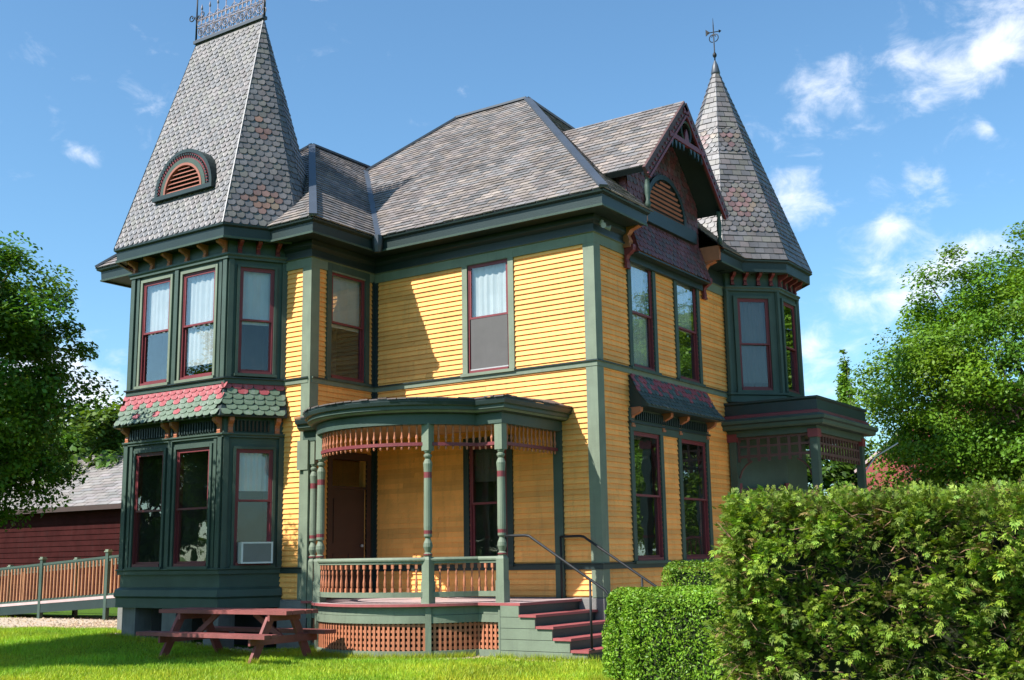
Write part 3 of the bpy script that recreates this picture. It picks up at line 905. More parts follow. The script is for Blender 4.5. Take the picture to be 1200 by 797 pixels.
# ================================================================== MAIN + WING ROOFS
SL = .939
E_ = .62; ZE = 8.05
ap = Vector((-4.0, 4.0, ZE + (4 + E_) * SL)); al = Vector((-6.12, 4.0, ap.z))
lc = al.x - (4 + E_)
wr = XI + E_; wl_ = WL - E_; wc = (wr + wl_) / 2; wh = wr - wc
wz_r = ZE + wh * SL; wy = YW - E_ + wh
va = 3.02
vtop = Vector((wr - va, -E_ + va, ZE + va * SL))
roof_polys = {
 'front': [(wr, -E_, ZE), (E_, -E_, ZE), tuple(ap), tuple(al), tuple(vtop)],
 'right_low': [(E_, -E_, ZE), (E_, 1.29, ZE), (E_ - 1.07, 1.29, ZE + 1.07 * SL), (E_ - 1.07, -E_ + 1.07, ZE + 1.07 * SL)],
 'right_far': [(E_, 4.45, ZE), (E_, 8.4 + E_, ZE), (E_ - 1.07, 8.4 + E_ - 1.07 * (4.4 + E_) / (4 + E_), ZE + 1.07 * SL), (E_ - 1.07, 4.45, ZE + 1.07 * SL)],
 'right': [(E_ - 1.07, -E_ + 1.07, ZE + 1.07 * SL), (E_ - 1.07, 8.4 + E_ - 1.07 * (4.4 + E_) / (4 + E_), ZE + 1.07 * SL), tuple(ap)],
 'back': [(E_, 8.4 + E_, ZE), (lc, 8.4 + E_, ZE), tuple(al), tuple(ap)],
 'left': [(lc, 8.4 + E_, ZE), (lc, -E_, ZE), tuple(al)],
 'wright': [(wr, YW - E_, ZE), (wr, -E_, ZE), (wc, -E_ + wh, wz_r), (wc, wy, wz_r)],
 'wfront': [(wl_, YW - E_, ZE), (wr, YW - E_, ZE), (wc, wy, wz_r)],
 'wleft': [(wl_, 5, ZE), (wl_, YW - E_, ZE), (wc, wy, wz_r), (wc, 5, wz_r)],
}
mr_ = MB(MT['metal'])
for p in roof_polys.values():
    n_ = (Vector(p[1]) - Vector(p[0])).cross(Vector(p[2]) - Vector(p[0])).normalized()
    mr_.add([Vector(q) - n_ * .015 for q in p], [tuple(range(len(p)))])
roof = mr_.build('roof', house)
rt2 = random.Random(9)
GP = [(1.05, 1.0, 1.0), (1.15, 1.05, 1.0), (.9, .92, .97), (1.2, 1.1, 1.02), (1.0, .93, .95), (.82, .85, .9)]
def roof_col(r, a, b_):
    c = rt2.choice(GP); k = rt2.uniform(.72, 1.18)
    nz = noise.noise(Vector((a * .55, b_ * 1.2, 3.1))) * .22 + 1
    return (c[0] * k * nz, c[1] * k * nz, c[2] * k * nz)
for k in ('front', 'right', 'right_low', 'right_far', 'wright', 'wfront', 'left', 'wleft', 'back'):
    slate_part('shingles', roof, [(roof_polys[k], roof_col)], mat='shingle', exp=.135, wid=.24, thick=.02, jit=.008)
def cap(p, q, w=.20, h=.05): MB(MT['metal']).bar(Vector(p) + Vector((0, 0, .025)), Vector(q) + Vector((0, 0, .025)), w, h).build('hip_flashing', roof)
cap((E_, -E_, ZE), ap, .16); cap(ap, al, .14); cap(al, vtop, .14)
cap((wr, YW - E_, ZE), (wc, wy, wz_r), .15); cap((wr + .05, -E_, ZE - .02), vtop, .17, .05); cap((wc, wy, wz_r), (wc, 3.2, wz_r), .12); cap((wl_, YW - E_, ZE), (wc, wy, wz_r), .14)
cap(ap, (E_, 8.4 + E_, ZE), .14)
dpz = MB(MT['metal'])   # downspout stub at the inner eave corner
dpz.lathe([(.07, 7.72), (.10, 7.85), (.11, 8.06)], 8, wr + .02, -E_ - .02); dpz.build('gutter_outlet', roof)

# ================================================================== GABLE on the right-hand wall
GY, GZ, GX = 2.87, 10.83, .62
GE = 1.86; gze = GZ - GE * 1.03
gb = MB(MT['dgreen'], MT['red'], MT['orange'])
def slab(p0, p1, p2, p3, t):
    p = [Vector(q) for q in (p0, p1, p2, p3)]; n_ = (p[1] - p[0]).cross(p[2] - p[0]).normalized()
    v = p + [q - n_ * t for q in p]
    gb.add(v, [(0, 1, 2, 3), (7, 6, 5, 4), (0, 4, 5, 1), (1, 5, 6, 2), (2, 6, 7, 3), (3, 7, 4, 0)], 0)
gl = [(-.45, GY - GE, gze), (GX, GY - GE, gze), (GX, GY, GZ), (-2.5, GY, GZ)]
gr = [(GX, GY + GE, gze), (-.45, GY + GE, gze), (-2.5, GY, GZ), (GX, GY, GZ)]
slab(*gl, .12); slab(*gr, .12)
gable = gb.build('gable_roof', house)
slate_part('shingles', gable, [(gl, roof_col), (gr, roof_col)], mat='shingle', exp=.135, wid=.24, thick=.02, jit=.008)
rk = MB(MT['dgreen'], MT['red'], MT['green'], MT['brownred'])
for s in (-1, 1):
    rk.bar((GX + .03, GY + s * (GE + .03), gze - .10), (GX + .03, GY, GZ - .08), .05, .2, 0, up=(1, 0, 0)) if False else None
    a_, b_ = Vector((0, GY + s * (GE + .02), gze - .10)), Vector((0, GY, GZ - .085))
    dr_ = (b_ - a_).normalized(); up_ = Vector((0, -dr_.z * s * -1, abs(dr_.y)))
    for x0, x1, o0, o1, mi in ((GX - .03, GX + .035, -.16, .07, 3), (GX + .01, GX + .055, -.19, -.14, 1)):
        v = []
        nn_ = Vector((0, s * dr_.z * (1 if s * dr_.y < 0 else 1), 0))
        pn = Vector((0, s * abs(dr_.z), abs(dr_.y)))
        for x in (x0, x1):
            for c, o in ((a_, o0), (b_, o0), (b_, o1), (a_, o1)): v.append(Vector((x, 0, 0)) + c + pn * o)
        rk.add(v, [(0, 1, 2, 3), (7, 6, 5, 4), (0, 4, 5, 1), (1, 5, 6, 2), (2, 6, 7, 3), (3, 7, 4, 0)], mi)
    for i in range(16):   # small blocks along the rake
        c = a_.lerp(b_, (i + .5) / 16.5); rk.box(GX + .035, c.y - .025, c.z - .10 - .02, GX + .06, c.y + .025, c.z - .10 + .03, 1)
zt = GZ - .95
rk.box(GX - .03, GY - .82, zt - .05, GX + .05, GY + .82, zt + .05, 1)
rk.tube([(GX, GY + .22 * math.cos(a), zt + .26 + .22 * math.sin(a)) for a in np.linspace(0, 2 * math.pi, 19)[:-1]], .035, 6, 0, closed=True)
rk.prism([(GY - .10, zt + .05), (GY + .10, zt + .05), (GY + .06, zt + .22), (GY, zt + .32), (GY - .06, zt + .22)], GX - .02, GX + .03, 'yz', 1)
for i in range(-4, 5):
    if i: rk.prism([(GY + i * .17 - .06, zt - .06), (GY + i * .17, zt - .18 - .02 * abs(i)), (GY + i * .17 + .06, zt - .06)], GX - .02, GX + .03, 'yz', 0)
rk.build('rake_board', gable)
for s in (-1, 1):       # turned drops under the rakes
    tp = MB(MT['green'], MT['red'])
    z0_, z1_ = 8.12, gze - .06
    tp.lathe([(.03, z0_), (.06, z0_ + .1), (.035, z0_ + .18), (.055, z0_ + .3), (.06, z0_ + .45), (.035, z1_ - .12), (.06, z1_ - .06), (.06, z1_)], 8, GX - .08, GY + s * (GE - .22))
    tp.build('turned_post', gable, smooth=True)
gw = MB(MT['red'])
gwp = [(GY - 1.58, 7.9), (GY + 1.58, 7.9), (GY + 1.58, gze + .1), (GY, GZ - .2), (GY - 1.58, gze + .1)]
gw.prism(gwp, -.9, .06, 'yz')
gwo = gw.build('gable_wall', house)
MAR = (.155, .045, .05)
mrn = random.Random(2)
def mar_col(r, a, b_): return jitcol((.135, .045, .05) if mrn.random() < .62 else (.085, .052, .055), .2, mrn)
gs = MB(MT['scale'])
slates(gs, [(.064, p[0], p[1]) for p in gwp], .13, .16, .014, mar_col, 'scale')
# flared apron of shingles over the window heads
slates(gs, [(.30, GY - 1.62, 7.34), (.30, GY + 1.62, 7.34), (.08, GY + 1.60, 8.1), (.08, GY - 1.60, 8.1)], .12, .16, .014, mar_col, 'scale')
# cheeks
slates(gs, [(-.9, GY - 1.585, 8.2), (.06, GY - 1.585, 8.2), (.06, GY - 1.585, gze + .1), (-.9, GY - 1.585, gze + .1)], .13, .16, .014, mar_col, 'scale')
gs.build('scale_shingles', gwo, kind='stuff')
ga = MB(MT['dgreen'], MT['red'])
ga.prism([(GY - 1.62, 7.30), (GY + 1.62, 7.30), (GY + 1.62, 7.33), (GY - 1.62, 7.33)], 0, .29, 'yz')
for s in (-1, 1): ga.prism([(0, 7.31), (.29, 7.33), (.07, 8.1), (0, 8.1)], GY + s * 1.61 - .02, GY + s * 1.61 + .02, 'xz', 1)
ga.box(0.06, GY - 1.3, 8.12, .16, GY + 1.3, 8.40)
ga.box(0, GY - 1.62, 7.17, .10, GY + 1.62, 7.30)
ga.build('apron', gwo)
# half-round louvre
lv = MB(MT['dgreen'], MT['black'])
n = 18
for i in range(n):
    a, b_ = math.pi * i / n, math.pi * (i + 1) / n
    v = []
    for x in (.06, .13):
        for r, t in ((.80, a), (.90, a), (.90, b_), (.80, b_)): v.append((x, GY + r * math.cos(t), 8.40 + r * math.sin(t)))
    lv.add(v, [(0, 1, 2, 3), (7, 6, 5, 4), (0, 4, 5, 1), (1, 5, 6, 2), (2, 6, 7, 3), (3, 7, 4, 0)])
lv.prism([(GY + .8 * math.cos(math.pi * i / 16), 8.40 + .8 * math.sin(math.pi * i / 16)) for i in range(17)], .05, .082, 'yz', 1)
lvo = lv.build('louvre', gwo)
for i in range(8):
    z = 8.43 + i * .098; hw = math.sqrt(max(.80 ** 2 - (z + .05 - 8.40) ** 2, .005))
    s_ = MB(MT['ventwood']); s_.bar((.10, GY - hw, z), (.10, GY + hw, z), .02, .045, up=(.6, 0, .8)); s_.build('slat', gwo)
# eave returns: carved brackets at both ends of the gable opening
for y in (GY - 1.72, GY + 1.72):
    bx = bracket_mesh(.48, .55, .14, 'orange')
    link('bracket', bx, house, (0.05, y, 7.98), RA['B'])
    bx2 = bracket_mesh(.2, .42, .12, 'red'); link('bracket', bx2, house, (.05, y + .02, 7.45), RA['B'])
ob = MB(MT['orange']); ob.box(.02, GY + 1.62, 7.80, .52, GY + 1.95, 8.12); ob.build('eave_return', house)
# flood light under the eave corner
fl = MB(MT['lamp'])
fl.lathe([(.03, 7.62), (.05, 7.64), (.05, 7.70), (.02, 7.72)], 8, .12, .14)
for s in (-1, 1):
    fl.tube([(.12, .14, 7.64), (.17, .14 + s * .08, 7.58), (.24, .14 + s * .13, 7.56)], [.015, .03, .055], 8)
fl.build('flood_light', house)

# ---- pent roof over the lower right-hand windows ---------------------------
pn_ = MB(MT['dgreen'])
pprof = [(.0, 4.94), (.05, 4.94), (.20, 4.62), (.42, 4.36), (.42, 4.32), (0, 4.32)]
for a0, a1, mi in ((1.16, 4.54, 0),):
    pn_.prism([(p[0], p[1]) for p in pprof], a0, a1, 'xz')
pent = pn_.build('pent_roof', house)
pr2 = random.Random(4)
def pent_col(r, a, b_):
    red = (b_ > .22 and (int((a + (r % 2) * .08) / .16) % 3 == 0)) or False
    return jitcol((.25, .05, .06) if red else (.05, .075, .07), .12, pr2)
pm = MB(MT['scale'])
slates(pm, [(.43, 1.12, 4.355), (.43, 4.58, 4.355), (.205, 4.56, 4.63), (.205, 1.14, 4.63)], .115, .15, .014, lambda r, a, b_: jitcol((.05, .075, .07), .12, pr2), 'scale')
slates(pm, [(.215, 1.13, 4.62), (.215, 4.57, 4.62), (.05, 4.55, 4.96), (.05, 1.15, 4.96)], .115, .15, .014, lambda r, a, b_: jitcol((.27, .055, .065) if (r >= 1 or int(a / .15) % 3 == 0) and pr2.random() < .8 else (.05, .075, .07), .12, pr2), 'scale')
pm.build('scale_shingles', pent, kind='stuff')
pf = MB(MT['green'], MT['dgreen'])
pf.box(0, 1.10, 3.90, .06, 4.53, 4.32); pf.box(0, 1.08, 4.04, .09, 4.55, 4.08, 1)
for t in np.arange(1.3, 4.4, .08): pf.box(.06, t, 4.11, .10, t + .035, 4.28, 1)
pf.build('pent_frieze', pent)
bk3 = bracket_mesh(.26, .34, .1, 'orange')
put_brackets(bk3, [(0, y, 4.33, RA['B']) for y in (1.2, 2.45, 3.18, 4.46)], house)

# ================================================================== RIGHT TOWER
TC = Vector((-.5, 7.15)); AP = 1.46
def octa(ap_, c=TC):
    r = ap_ / math.cos(math.pi / 8)
    return [(c.x + r * math.cos(math.pi / 8 + k * math.pi / 4), c.y + r * math.sin(math.pi / 8 + k * math.pi / 4)) for k in range(8)]
oc = octa(AP)      # vertex k .. k+1 ; face k has outward angle (k+1)*45deg
side = 2 * AP * math.tan(math.pi / 8)
# faces in view: outward -45deg (verts 6->7) and 0deg (verts 7->0), and -90deg (5->6)
tw_w = .74
for k in range(8):
    p, q = oc[k], oc[(k + 1) % 8]
    rz = math.atan2(q[1] - p[1], q[0] - p[0])
    ops = [(side / 2 - tw_w / 2, side / 2 + tw_w / 2, 5.16, 7.22)] if k in (6, 7, 0) else []
    wall('tower_wall', p, rz, side, .88 if k in (5, 6, 7, 0) else 4.7, 8.0, ops, mat=MT['green'], th=.10)
    if ops: window(p, rz, side / 2, 5.16, tw_w, 2.06, casing=.09, blind=.9 if k == 6 else .0, bmat='screen' if k == 6 else 'blind', head=.06, cmat='green')
tm = MB(MT['green'], MT['dgreen'])
occ = oc
tm.sweep(occ, [(0, 4.88), (.08, 4.88), (.08, 5.02), (.12, 5.04), (.12, 5.08), (0, 5.10)], closed=True)
tm.sweep(occ, [(0, 7.38), (.06, 7.39), (.06, 7.43), (.09, 7.46), (.09, 7.49), (0, 7.50)], closed=True)
tm.sweep(occ, [(0, 7.80), (.28, 7.80), (.28, 7.765, 1), (.31, 7.77, 1), (.315, 7.97, 1), (.37, 8.0, 1), (.375, 8.03, 1), (0, 8.05, 1)], closed=True)
for k in range(8):
    x, y = oc[k]
    tm.tube([(x, y, 5.08), (x, y, 7.42)], .06, 6)
tm.build('tower_moulding', house)
bk4 = bracket_mesh(.22, .26, .07, 'red')
for k in (5, 6, 7, 0):
    p, q = Vector(oc[k]), Vector(oc[(k + 1) % 8]); rz = math.atan2(q.y - p.y, q.x - p.x)
    for t in (.12, .37, .63, .88):
        c = p.lerp(q, t); put_brackets(bk4, [(c.x, c.y, 7.80, rz)])
ob8 = octa(AP + .36); apex = (TC.x, TC.y, 13.45)
tr_ = MB(MT['metal'])
for k in range(8): tr_.add([(*ob8[k], ZR), (*ob8[(k + 1) % 8], ZR), apex], [(0, 1, 2)])
tower2 = tr_.build('tower_roof', house)
def t2col(r, a, b_):
    c = rt1.choice(PUR); k = rt1.uniform(.72, 1.15)
    w_ = 1.5 - b_ * .27
    m_ = a - w_ / 2
    band = (abs(m_) * 1.2 + abs(b_ - 1.55) * .9 < .52) or (abs(m_) * 1.3 + abs(b_ - 3.3) < .36)
    if band and rt1.random() < .7: c = rt1.choice([(1.5, .95, .9), (1.4, .85, .85), (1.35, 1.1, .85)])
    return (c[0] * k, c[1] * k, c[2] * k)
def t2(part, shape):
    mb = MB(MT['slate'])
    for k in range(8):
        P0, P1, A = Vector((*ob8[k], ZR)), Vector((*ob8[(k + 1) % 8], ZR)), Vector(apex)
        for (f0, f1, sh) in ((0, .13, 'rect'), (.13, .38, 'scale'), (.38, .53, 'rect'), (.53, .66, 'hex'), (.66, .97, 'rect')):
            if sh != shape: continue
            poly = [P0.lerp(A, f0), P1.lerp(A, f0), P1.lerp(A, f1), P0.lerp(A, f1)]
            slates(mb, poly, .155 if sh == 'rect' else .135, .22 if sh == 'rect' else .17, .02, lambda r, a, b_, o=f0: t2col(r, a, b_ + o * 5.6), sh, rnd=rt1)
    mb.build(part, tower2, kind='stuff')
t2('slates', 'rect'); t2('slates', 'scale'); t2('slates', 'hex')
fi = MB(MT['metal'], MT['iron'])
ax, ay, az = apex
fi.lathe([(.10, az - .25), (.115, az - .2), (.07, az + .0), (.03, az + .1), (.016, az + .14)], 12, ax, ay)
for k in range(8): fi.tube([(*Vector(ob8[k]).lerp(TC, .0), ZR + .02), (ax, ay, az)], .010, 5)
fi.lathe([(.02, az + .1), (.018, az + .2), (.045, az + .23), (.055, az + .27), (.04, az + .31), (.016, az + .35), (.014, az + 1.05), (.004, az + 1.25)], 8, ax, ay, 1)
fi.build('finial', tower2, smooth=True)
vn = MB(MT['iron'])
vn.tube([(ax - .15, ay - .035, az + .88), (ax + .14, ay + .035, az + .88)], .012, 5)
vn.add([(ax - .19, ay - .045, az + .80), (ax - .08, ay - .02, az + .88), (ax - .19, ay - .045, az + .98), (ax - .19, ay - .037, az + .80), (ax - .08, ay - .012, az + .88), (ax - .19, ay - .037, az + .98)], [(0, 1, 2), (5, 4, 3), (0, 3, 4, 1), (1, 4, 5, 2), (2, 5, 3, 0)])
vn.lathe([(.05, 0), (.0, .14)], 4, 0, 0) if False else None
for s in (-1, 1):
    vn.tube([(ax + s * (.03 + .09 * math.sin(t)), ay, az + .62 + .10 * (1 - math.cos(t))) for t in np.linspace(0, 4.4, 12)], .012, 5)
vn.tube([(ax + .13, ay + .032, az + .88), (ax + .19, ay + .047, az + .88)], [.05, .004], 4)
vn.build('weather_vane', tower2)

# ================================================================== FRONT PORCH
ZF = .884
CX, CYc, CR_ = -3.08, -.99, 1.96
YS = -1.85
dxm = math.sqrt(CR_ ** 2 - (YS - CYc) ** 2)
a_s = math.atan2(YS - CYc, -dxm); a_e = math.atan2(YS - CYc, dxm)
if a_s > 0: a_s -= 2 * math.pi
NA = 30
arc = [(CX + CR_ * math.cos(a_s + (a_e - a_s) * i / NA), CYc + CR_ * math.sin(a_s + (a_e - a_s) * i / NA)) for i in range(NA + 1)]
PP = [(-5.30, YS)] + arc + [(-.83, YS), (-.83, 0)]
def ptx(x):   # point of the bow at plan x (front side)
    return (x, CYc - math.sqrt(CR_ ** 2 - (x - CX) ** 2))
P0_, P1_, P2_, P3_ = (-5.14, YS), ptx(-4.32), ptx(-1.86), (-.83, YS)
# floor
fo = off_path(PP, .13)
pc = MB(MT['deck'], MT['deckred'], MT['dgreen'])
poly = [(-5.30, 0)] + [(p[0], p[1]) for p in fo[:-2]] + [(-.40, -1.99), (-.40, 0)]
n = len(poly)
pc.add([(x, y, ZF) for x, y in poly], [tuple(range(n))], 0)
pc.add([(x, y, ZF) for x, y in poly] + [(x, y, ZF - .045) for x, y in poly], [(i, n + i, n + i + 1, i + 1) for i in range(n - 1)], 1)
pc.add([(x, y, ZF - .045) for x, y in poly], [tuple(reversed(range(n)))], 2)
porch = pc.build('porch_floor', house)
# turned posts
def post_mesh(z0, z1, s=.075):
    b = MB(MT['sage'], MT['red'])
    zb, zt_ = z0 + .76, z1 - .46
    b.box(-s, -s, z0, s, s, zb - .05); b.box(-s * 1.12, -s * 1.12, z0 + .0, s * 1.12, s * 1.12, z0 + .36)
    b.add([(-s, -s, zb - .05), (s, -s, zb - .05), (s, s, zb - .05), (-s, s, zb - .05), (-s * .7, -s * .7, zb), (s * .7, -s * .7, zb), (s * .7, s * .7, zb), (-s * .7, s * .7, zb)],
          [(0, 1, 5, 4), (1, 2, 6, 5), (2, 3, 7, 6), (3, 0, 4, 7), (4, 5, 6, 7)])
    b.box(-s, -s, zt_, s, s, z1)
    h = zt_ - zb
    pr = [(.055, 0, 0), (.075, .02, 1), (.075, .045, 0), (.05, .07, 0), (.06, .10, 0), (.08, .16, 0), (.075, .22, 0), (.05, .28, 0), (.045, .30, 0), (.07, .33, 0), (.07, .37, 1), (.07, .43, 0), (.074, .5, 0),
          (.068, h - .52, 0), (.068, h - .46, 1), (.068, h - .36, 0), (.072, h - .30, 0), (.08, h - .22, 0), (.06, h - .16, 0), (.045, h - .14, 0), (.07, h - .10, 0), (.07, h - .07, 0), (.045, h - .05, 0), (.065, h - .02, 0), (.065, h, 0)]
    b.lathe([(r, zb + z, m_) for r, z, m_ in pr], 14)
    return b.mesh('post')
pm_ = post_mesh(ZF, 3.86)
for p in (P0_, P1_, P2_, P3_): link('post', pm_, porch, (p[0], p[1], 0), 0)
pl_ = MB(MT['green']); pl_.box(-.09, -.07, ZF, .09, 0, 3.86); pl_.build('pilaster', porch, (-.83, -.0, 0))
pl_ = MB(MT['sage']); pl_.box(-.0, -.05, ZF, .12, .0, 3.86); pl_.box(-.16, -.07, 3.3, .12, -.05, 3.86); pl_.build('pilaster', porch, (XI - .03, YW - .045, 0))

def along(path, step, z, d0=.06, d1=.06):
    """points every `step` along a plan polyline with direction angle"""
    L = [math.dist(path[i], path[i + 1]) for i in range(len(path) - 1)]; T = sum(L)
    n_ = max(int(round((T - d0 - d1) / step)), 1); out = []
    for k in range(n_ + 1):
        s_ = d0 + (T - d0 - d1) * k / n_; i = 0
        while i < len(L) - 1 and s_ > L[i]: s_ -= L[i]; i += 1
        t = s_ / L[i]; a_, b_ = path[i], path[i + 1]
        out.append((a_[0] + (b_[0] - a_[0]) * t, a_[1] + (b_[1] - a_[1]) * t, math.atan2(b_[1] - a_[1], b_[0] - a_[0])))
    return out
arc_mid = [P1_] + [p for p in arc if P1_[0] + .03 < p[0] < P2_[0] - .03 and p[1] < -1.9] + [P2_]
arc_l = [P0_, (arc[0][0], YS)] + [p for p in arc if p[0] < P1_[0] - .02] [1:] + [P1_]
arc_r = [P2_] + [p for p in arc if p[0] > P2_[0] + .02][:-1] + [(arc[-1][0], YS), P3_]
SIDE = [P3_, (-.83, -.08)]
bal = MB(MT['orange'])
bal.box(-.022, -.022, 0, .022, .022, .07); bal.box(-.022, -.022, .38, .022, .022, .46)
bal.lathe([(.014, .07), (.022, .10), (.024, .16), (.014, .24), (.011, .27), (.018, .30), (.018, .33), (.012, .36), (.016, .38)], 7)
balm = bal.mesh('baluster')
spn = MB(MT['orange'], MT['red'])
spn.lathe([(.012, -.10), (.022, -.07), (.014, -.03), (.016, 0), (.016, .05), (.026, .09), (.014, .15), (.012, .2), (.02, .24), (.016, .33)], 7)
spm = spn.mesh('spindle')
rails = MB(MT['sage'], MT['red'], MT['dgreen'])
for path in (arc_l, arc_mid, arc_r):
    inner = path
    rails.sweep(inner, [(-.05, 1.575), (.055, 1.575), (.06, 1.60), (.03, 1.635), (-.03, 1.635), (-.055, 1.60)])
    rails.sweep(inner, [(-.03, 1.53), (.03, 1.53), (.03, 1.574), (-.03, 1.574)])
    rails.sweep(inner, [(-.035, .985), (.035, .985), (.04, 1.07), (-.04, 1.07)])
    for x, y, a_ in along(path, .135, 0): link('baluster', balm, porch, (x, y, 1.07), a_)
rails.build('porch_rail', porch)
sr = MB(MT['red'])
for path in (arc_l, arc_mid, arc_r, SIDE):
    sr.sweep(path, [(-.03, 3.485), (.03, 3.485), (.03, 3.54), (-.03, 3.54)])
    for x, y, a_ in along(path, .125, 0): link('spindle', spm, porch, (x, y, 3.525), a_)
sr.build('spindle_rail', porch)
# beam, cornice, ceiling and roof
bmz = MB(MT['green'], MT['dgreen'], MT['sage'], MT['wood'])
PB = [(-5.36, YS)] + PP[1:]
bmz.sweep(PB, [(-.09, 3.84), (.09, 3.84), (.09, 4.02), (-.09, 4.02)])
bmz.sweep(PB, [(.0, 4.025), (.17, 4.025, 1), (.19, 4.035, 2), (.23, 4.065, 0), (.25, 4.08, 0), (.25, 4.13, 0), (.30, 4.15, 1), (.315, 4.21, 1), (.315, 4.235, 1), (.0, 4.25, 1)])
cpoly = [(-5.28, -.0)] + [(p[0], p[1]) for p in PP[:-1]] + [(-.83, 0)]
bmz.add([(x, y, 3.985) for x, y in cpoly], [tuple(reversed(range(len(cpoly))))], 3)
porch_beam = bmz.build('porch_cornice', porch)
ro = off_path(PB, .325)
rof = MB(MT['shingle'], MT['dgreen'])
rin = [(p[0], min(p[1] + 1.3, -.03) if True else 0) for p in ro]
rin = [(min(max(p[0], -5.25), -.9), -.06) for p in ro]
v = [(x, y, 4.25) for x, y in ro] + [(x, y, 4.42) for x, y in rin]
k = len(ro)
rof.add(v, [(i, i + 1, k + i + 1, k + i) for i in range(k - 1)], 0, (.55, .5, .5))
v = [(x, y, 4.235) for x, y in ro] + [(x, y, 4.255) for x, y in ro]
rof.add(v, [(i, i + 1, k + i + 1, k + i) for i in range(k - 1)], 1)
ra_ = random.Random(8)
for i in range(k - 1):      # ragged shingle butts along the roof edge
    a_, b_ = Vector(ro[i]), Vector(ro[i + 1]); L = (b_ - a_).length; m_ = max(int(L / .16), 1)
    for j in range(m_):
        p, q = a_.lerp(b_, j / m_), a_.lerp(b_, (j + .94) / m_); nn_ = Vector(((q - p).y, -(q - p).x)).normalized() * ra_.uniform(.0, .03)
        c_ = Vector((-3, .0)); 
        pi, qi = p.lerp(Vector((min(max(p.x, -5.25), -.9), -.06)), .25), q.lerp(Vector((min(max(q.x, -5.25), -.9), -.06)), .25)
        z_ = 4.262 + ra_.uniform(0, .016)
        kc = jitcol((.6, .52, .52), .25, ra_)
        rof.add([(p.x + nn_.x, p.y + nn_.y, z_), (q.x + nn_.x, q.y + nn_.y, z_), (qi.x, qi.y, 4.305), (pi.x, pi.y, 4.305), (p.x + nn_.x, p.y + nn_.y, z_ - .02), (q.x + nn_.x, q.y + nn_.y, z_ - .02)], [(0, 1, 2, 3), (1, 0, 4, 5)], 0, kc)
rof.build('porch_roof', porch)
# skirt below the floor: boards, stiles and lattice
ski = MB(MT['sage'], MT['dgreen'], MT['black'])
PK = PP[:-1] + [(-.83, -1.75)]
ski.sweep(PK, [(.0, .70), (.035, .70), (.035, .836), (.0, .836)])
ski.sweep(PK, [(.0, .57), (.055, .57), (.055, .695), (.0, .695)])
ski.sweep(PK, [(.0, .02), (.05, .02), (.05, .13), (.0, .13)])
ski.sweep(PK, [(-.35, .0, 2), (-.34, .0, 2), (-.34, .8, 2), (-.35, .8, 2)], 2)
for p in (P0_, P1_, P2_, P3_):
    i = min(range(len(PK) - 1), key=lambda j: math.dist(PK[j], p)); q0 = PK[max(i - 1, 0)]; q1 = PK[min(i + 1, len(PK) - 1)]
    a_ = math.atan2(q1[1] - q0[1], q1[0] - q0[0]); a_ = 0 if p in (P3_, P0_) else a_
    o_ = rot2(0, -.04, a_)
    ski.bar((p[0] + o_[0], p[1] + o_[1], .02), (p[0] + o_[0], p[1] + o_[1], .836), .10, .06, 0, up=(o_[0], o_[1], 0))
ski.build('porch_skirt', porch)
lt = MB(MT['orange'])
for x, y, a_ in along(PK[:-1], .085, 0):
    o_ = rot2(0, -.012, a_); lt.bar((x + o_[0], y + o_[1], .12), (x + o_[0], y + o_[1], .58), .042, .012, 0, up=(o_[0], o_[1], 0))
for z in (.17, .26, .35, .44, .53): lt.sweep(PK[:-1], [(-.012, z - .021), (.002, z - .021), (.002, z + .021), (-.012, z + .021)])
lt.build('lattice', porch)

# steps: treads, risers, plank side, pipe handrails
st = MB(MT['dgreen'])
nose = [-.40, -.075, .247, .570, .885]
tz = [ZF, .70, .525, .35, .175]
for i in range(1, 5): st.box(nose[i - 1] - .04, -1.95, 0 if i == 4 else .02, nose[i] - .05, -.08, tz[i] - .042)
st.box(-.83, -1.94, 0, -.44, -.08, ZF - .05)
steps = st.build('steps', house)
for i in range(1, 5):
    t_ = MB(MT['deckred']); t_.box(-.01, -2.02, -.04, nose[i] - nose[i - 1] + .0, -.06, 0)
    t_.build('tread', steps, (nose[i - 1], 0, tz[i]))
for i in range(5):
    z0_, z1_ = (tz[i + 1] if i < 4 else .0), tz[i] - .044
    p_ = MB(MT['sage']); p_.box(-.79, -1.985, z0_ + .006 - (.044 if i < 4 else 0), nose[i] - .045 if i else -.43, -1.955, z1_ - .002)
    p_.build('plank', steps)
for y, s in ((-1.88, 0), (-.16, 1)):
    h = MB(MT['iron'])
    h.tube([(-.74, y, 1.955), (-.62, y, 1.96), (-.34, y, 1.96), (-.26, y, 1.945), (-.2, y, 1.905), (1.12, y, 1.09), (1.2, y, 1.0), (1.2, y, .9)], .022, 8)
    h.tube([(.86, y, .175), (.86, y, 1.24)], .02, 8)
    h.tube([(-.74, y, ZF), (-.74, y, 1.955)], .02, 8) if s else None
    h.lathe([(.05, .176), (.05, .19), (.025, .2)], 8, .86, y)
    h.build('handrail', steps, smooth=True)

